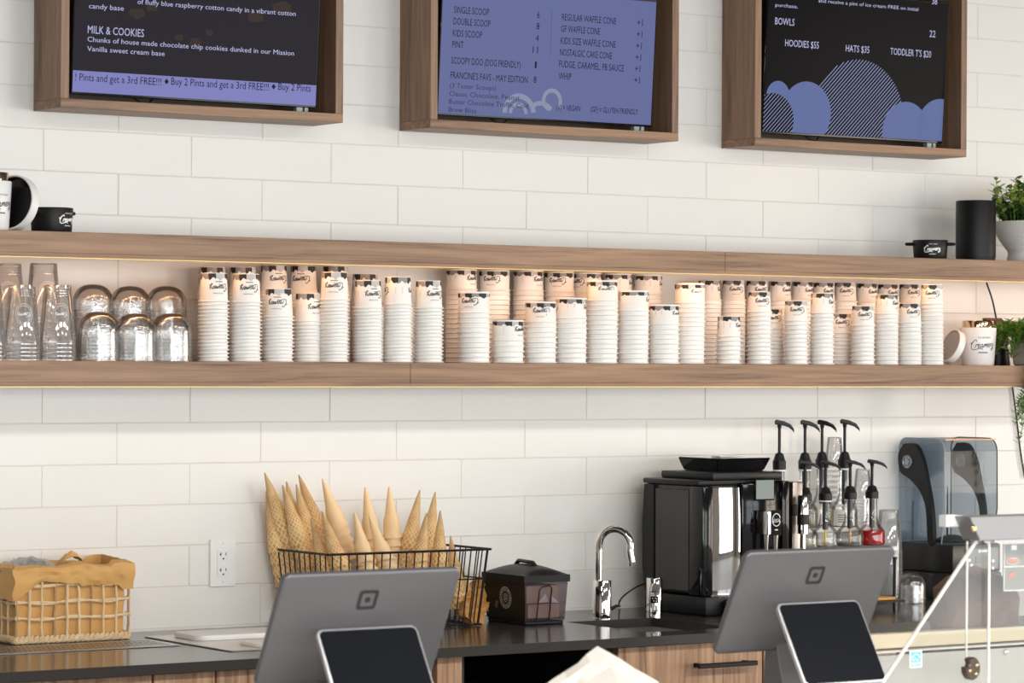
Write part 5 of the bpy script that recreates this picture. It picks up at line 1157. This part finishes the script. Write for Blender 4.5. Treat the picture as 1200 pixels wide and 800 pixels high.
register(876, 648.5, 1051.5, 641, 911, 708, 1004, 702.5, 'grey tablet register before the coffee machine, right one of the two')
# crumpled white paper peak between the registers
p0 = atY(702, 758, -2.6); wx0 = atY(606, 798, -2.6).x; wx1 = atY(795, 790, -2.6).x
b = bmesh.new(); N = 14
ring_ = []
hz = p0.z-FC
def pk(u, v):  # u around -1..1 , v -1..1
    r = max(abs(u), abs(v)); return 1-r
G2 = []
for i in range(N+1):
    row = []
    for j in range(N+1):
        u, v = 2*i/N-1, 2*j/N-1; x = wx0+(wx1-wx0)*(i/N); y = -2.6+v*.07
        cu = (p0.x-wx0)/(wx1-wx0)*2-1; hgt = max(0, 1-abs(u-cu)/(1+abs(cu))*.52-abs(v)*.42)
        row.append(b.verts.new((x+.004*nz(i, j), y+.004*nz(j+5, i), FC+.002+hz*hgt*(1-.0)+.004*nz(i*1.3, j*1.1)*(1-pk(u, v)))))
    G2.append(row)
for i in range(N):
    for j in range(N): b.faces.new((G2[i][j], G2[i+1][j], G2[i+1][j+1], G2[i][j+1]))
edge = [G2[i][0] for i in range(N+1)]+[G2[N][j] for j in range(1, N+1)]+[G2[i][N] for i in range(N-1, -1, -1)]+[G2[0][j] for j in range(N-1, 0, -1)]
low = [b.verts.new((v.co.x+(.0 if True else 0), v.co.y, FC+.0005)) for v in edge]
for k in range(len(edge)): b.faces.new((edge[k], low[k], low[(k+1) % len(edge)], edge[(k+1) % len(edge)]))
bmesh.ops.recalc_face_normals(b, faces=b.faces[:])
mb = MB(); mb._merge(b); mb.build('folded_napkin', mat('cream_paper', (.60, .565, .52), .7, bump=.2, bscale=30), label='cream coloured folded paper napkin peaking between the two registers', cat='napkin', ang=12)

# ------------------------------------------------------------------ glass display case at the right
EY = -2.55; X0 = atY(1035, 798, EY).x; XT = atY(1143, 634, EY).x; ZT = atY(1143, 634, EY).z; ZBm = FC
xr = 1.75; slope = (XT-X0)/(ZT-atY(1035, 798, EY).z); xb = XT-slope*(ZT-ZBm)
t = thing('display_case', (1.2, -2.4, FC), 'glass ice cream display case with grey top rail and sloping end at the right', 'display case')
YB2 = -2.26; gl = M['caseglass']
MB().prism([(xb, ZBm+.001), (xr, ZBm+.001), (xr, ZT), (XT, ZT)], EY, EY+.006, 'y').build('end_glass', gl, t, sm=False, label='clear sloping end pane')
MB().tube([(xb, EY-.001, ZBm+.001), (XT+.001, EY-.001, ZT)], .0036, 8).build('glass_edge', M['glassedge'], t, label='polished pale edge of the sloping pane')
v2 = atY(1158, 650, EY).x; v1 = atY(1138.5, 645, EY).x
MB().tube(crom([(v2-.012, EY-.002, ZT), (v2-.004, EY-.002, ZT-.004), (v2, EY-.002, ZT-.02), (v2, EY-.002, ZBm+.12), (v2, EY-.002, ZBm+.002)], 5), .0028, 8).build('glass_edge', M['glassedge'], t)
MB().tube([(v1, EY+.012, ZT), (v1-.001, EY+.012, ZBm+.07)], .0022, 8).build('glass_edge', M['glassedge'], t)
a = atY(1128, 605, EY); c = atY(1140, 633, EY); rail = mat('grey_rail', (.27, .27, .28), .45, .3)
MB().prism([(a.x, a.z), (xr+.1, a.z-.0006), (xr+.1, c.z), (c.x, c.z)], EY-.02, EY+.028, 'y', bev=.0015).build('top_rail', rail, t)
s = atY(1141, 619, EY-.02); MB().lathe([(0, .003), (.004, .003), (.0065, .0005), (.0065, 0), (0, 0)], seg=20, M=Matrix.Translation((s.x, EY-.0205, s.z)) @ Matrix.Rotation(PI/2, 4, 'X')).build('screw', M['brass'], t, label='brass coloured screw')
w1 = atY(1106, 603, EY+.03); w2 = atY(1130, 617, EY+.03)
MB().prism([(w1.x, w2.z+.001), (w1.x, w1.z-.001), (w1.x+.02, w1.z), (w2.x, w1.z-.003), (w2.x, w2.z)], EY+.022, EY+.045, 'y', bev=.002).build('acrylic_tab', M['white'], t, label='white acrylic tab at the rail end')
kp = atY(1139, 783, EY-.012); mb = MB(); RX = Matrix.Rotation(PI/2, 4, 'X')
pts = []
for k in range(40):
    a_ = 2*PI*k/40; r_ = .0185
    if abs(a_-PI*.83) < .28: r_ = .011
    pts.append((kp.x+r_*math.cos(a_), kp.z+r_*1.15*math.sin(a_)))
kb = MB().prism(pts, EY-.016, EY-.001, 'y', bev=.002).build('glass_clamp', mat('bronze_clamp', (.10, .075, .06), .25, .8), t, label='round bronze glass clamp with a notch')
for u, v in ((-.009, -.004), (.008, .006), (.006, -.010)): MB().lathe([(0, .002), (.0028, .001), (.003, 0), (0, 0)], seg=12, M=Matrix.Translation((kp.x+u, EY-.0162, kp.z+v)) @ RX).build('clamp_screw', M['brass'], kb)
s1 = atY(1066, 762.5, EY-.001); s2 = atY(1080, 781.5, EY-.001)
blue = mat('sticker_blue', lin(96, 176, 222), .5); stk = MB().box(s1.x, s2.x, EY-.0016, EY-.0004, s2.z, s1.z).build('energy_sticker', M['whiteink'], t, sm=False, label='small blue and white energy label sticker')
sw, sh = s2.x-s1.x, s1.z-s2.z; fs = lambda u, v: (s1.x+u*sw, EY-.0020, s2.z+v*sh)
MB().poly([fs(a, b) for a, b in ((.08, .30), (.92, .30), (.92, .94), (.08, .94))]).poly([fs(a, b) for a, b in ((.08, .07), (.92, .07), (.92, .24), (.08, .24))]).build('sticker_blue_field', blue, stk, sm=False)
mb = MB(); fs2 = lambda u, v: (s1.x+u*sw, EY-.0024, s2.z+v*sh); mb.ribbon([(.15, .55), (.3, .72), (.5, .8), (.7, .74), (.85, .56)], .05, fs2); mb.ribbon([(.2, .5), (.35, .42), (.42, .58), (.55, .45), (.7, .52), (.6, .38)], .05, fs2)
add_text(mb, 'ENERGY', lambda u, v: fs2(.16+u, .09+v), .68, .12, res=1); mb.build('sticker_print', M['whiteink'], stk, sm=False)
# inside the case: back wall with picture cards, cream rail, steel ledge, tubs
crm = mat('cream_panel', lin(196, 184, 160), .6)
ra = atY(1080, 740, -2.44); rb2 = atY(1080, 757, -2.44); MB().box(X0+.02, xr-.02, -2.445, -2.42, rb2.z, ra.z, bev=.001).build('cream_rail', crm, t)
ra = atY(1080, 759, -2.46); MB().box(X0+.0, xr-.02, -2.47, -2.41, ra.z-.004, ra.z-.001).build('steel_ledge', M['steel'], t)
ra2 = atY(1080, 765, -2.47); MB().box(X0-.0, xr-.02, -2.475, -2.46, ZBm+.001, ra2.z).build('lower_panel', mat('pale_inner_panel', (.42, .41, .39), .4), t)
sc_ = atY(1178.5, 764, -2.476); MB().lathe([(0, .003), (.004, .0025), (.0055, .001), (.0055, 0), (0, 0)], seg=16, M=Matrix.Translation((sc_.x, -2.476, sc_.z)) @ RX).build('panel_screw', M['chrome'], t)
# picture cards fixed to the glass at the right edge
c0 = atY(1176, 637, -2.53); c1 = atY(1176, 692, -2.53); cm = atY(1176, 664, -2.53).z
card = MB().box(c0.x, c0.x+.20, -2.531, -2.528, c1.z, c0.z).build('picture_card', mat('card_grey', (.22, .215, .20), .5), t, sm=False, label='grey picture card with thin white frame lines and a dish of pink food')
mb = MB(); fcd = lambda x, z: (x, -2.5322, z)
for z_ in (c0.z, cm, c1.z): mb.ribbon([(c0.x, z_), (c0.x+.2, z_)], .0016, fcd)
mb.ribbon([(c0.x, c0.z), (c0.x, c1.z)], .0016, fcd); mb.ribbon([(c0.x+.0225+.016*math.cos(a*PI/12), cm+.010+.006*math.sin(a*PI/12)) for a in range(25)], .001, fcd); mb.poly([fcd(c0.x+.018, c0.z-.012), fcd(c0.x+.032, c0.z-.012), fcd(c0.x+.032, c0.z-.003), fcd(c0.x+.018, c0.z-.003)])
mb.build('card_lines', M['whiteink'], card, sm=False)
mb = MB(); rq = random.Random(2)
for k in range(7): cx_, cz_ = c0.x+.012+k*.0035, cm+.009+rq.uniform(0, .004); mb.poly([(x, -2.5326-k*.00005, z) for x, z in disc((cx_, cz_), .004, 8, .003)])
for k in range(3): cx_, cz_ = c0.x+.014+k*.004, cm-.016+rq.uniform(-.004, .004); mb.poly([(x, -2.5326-k*.00005, z) for x, z in disc((cx_, cz_), .003, 8, .004)])
mb.build('card_food', mat('pink_food', lin(214, 120, 90), .6), card, sm=False)
# rumpled taupe shape added in the case, imitating a brown reflection on the glass
taupe = mat('taupe_reflection', lin(112, 88, 74), .7, var=.35, bscale=22, bump=.6)
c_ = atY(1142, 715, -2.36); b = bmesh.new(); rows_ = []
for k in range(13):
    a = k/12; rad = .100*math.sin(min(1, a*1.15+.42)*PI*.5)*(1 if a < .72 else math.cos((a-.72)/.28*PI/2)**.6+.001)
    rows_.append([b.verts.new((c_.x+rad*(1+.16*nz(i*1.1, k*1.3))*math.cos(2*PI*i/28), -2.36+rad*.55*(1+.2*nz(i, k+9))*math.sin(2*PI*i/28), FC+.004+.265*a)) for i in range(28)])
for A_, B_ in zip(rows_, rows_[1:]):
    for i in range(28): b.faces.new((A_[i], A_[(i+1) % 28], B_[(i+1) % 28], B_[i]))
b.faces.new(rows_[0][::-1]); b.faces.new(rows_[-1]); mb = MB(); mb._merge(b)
mb.build('reflection_bundle', taupe, label='rumpled taupe paper sack seen through the sloping case glass', cat='sack', ang=20)
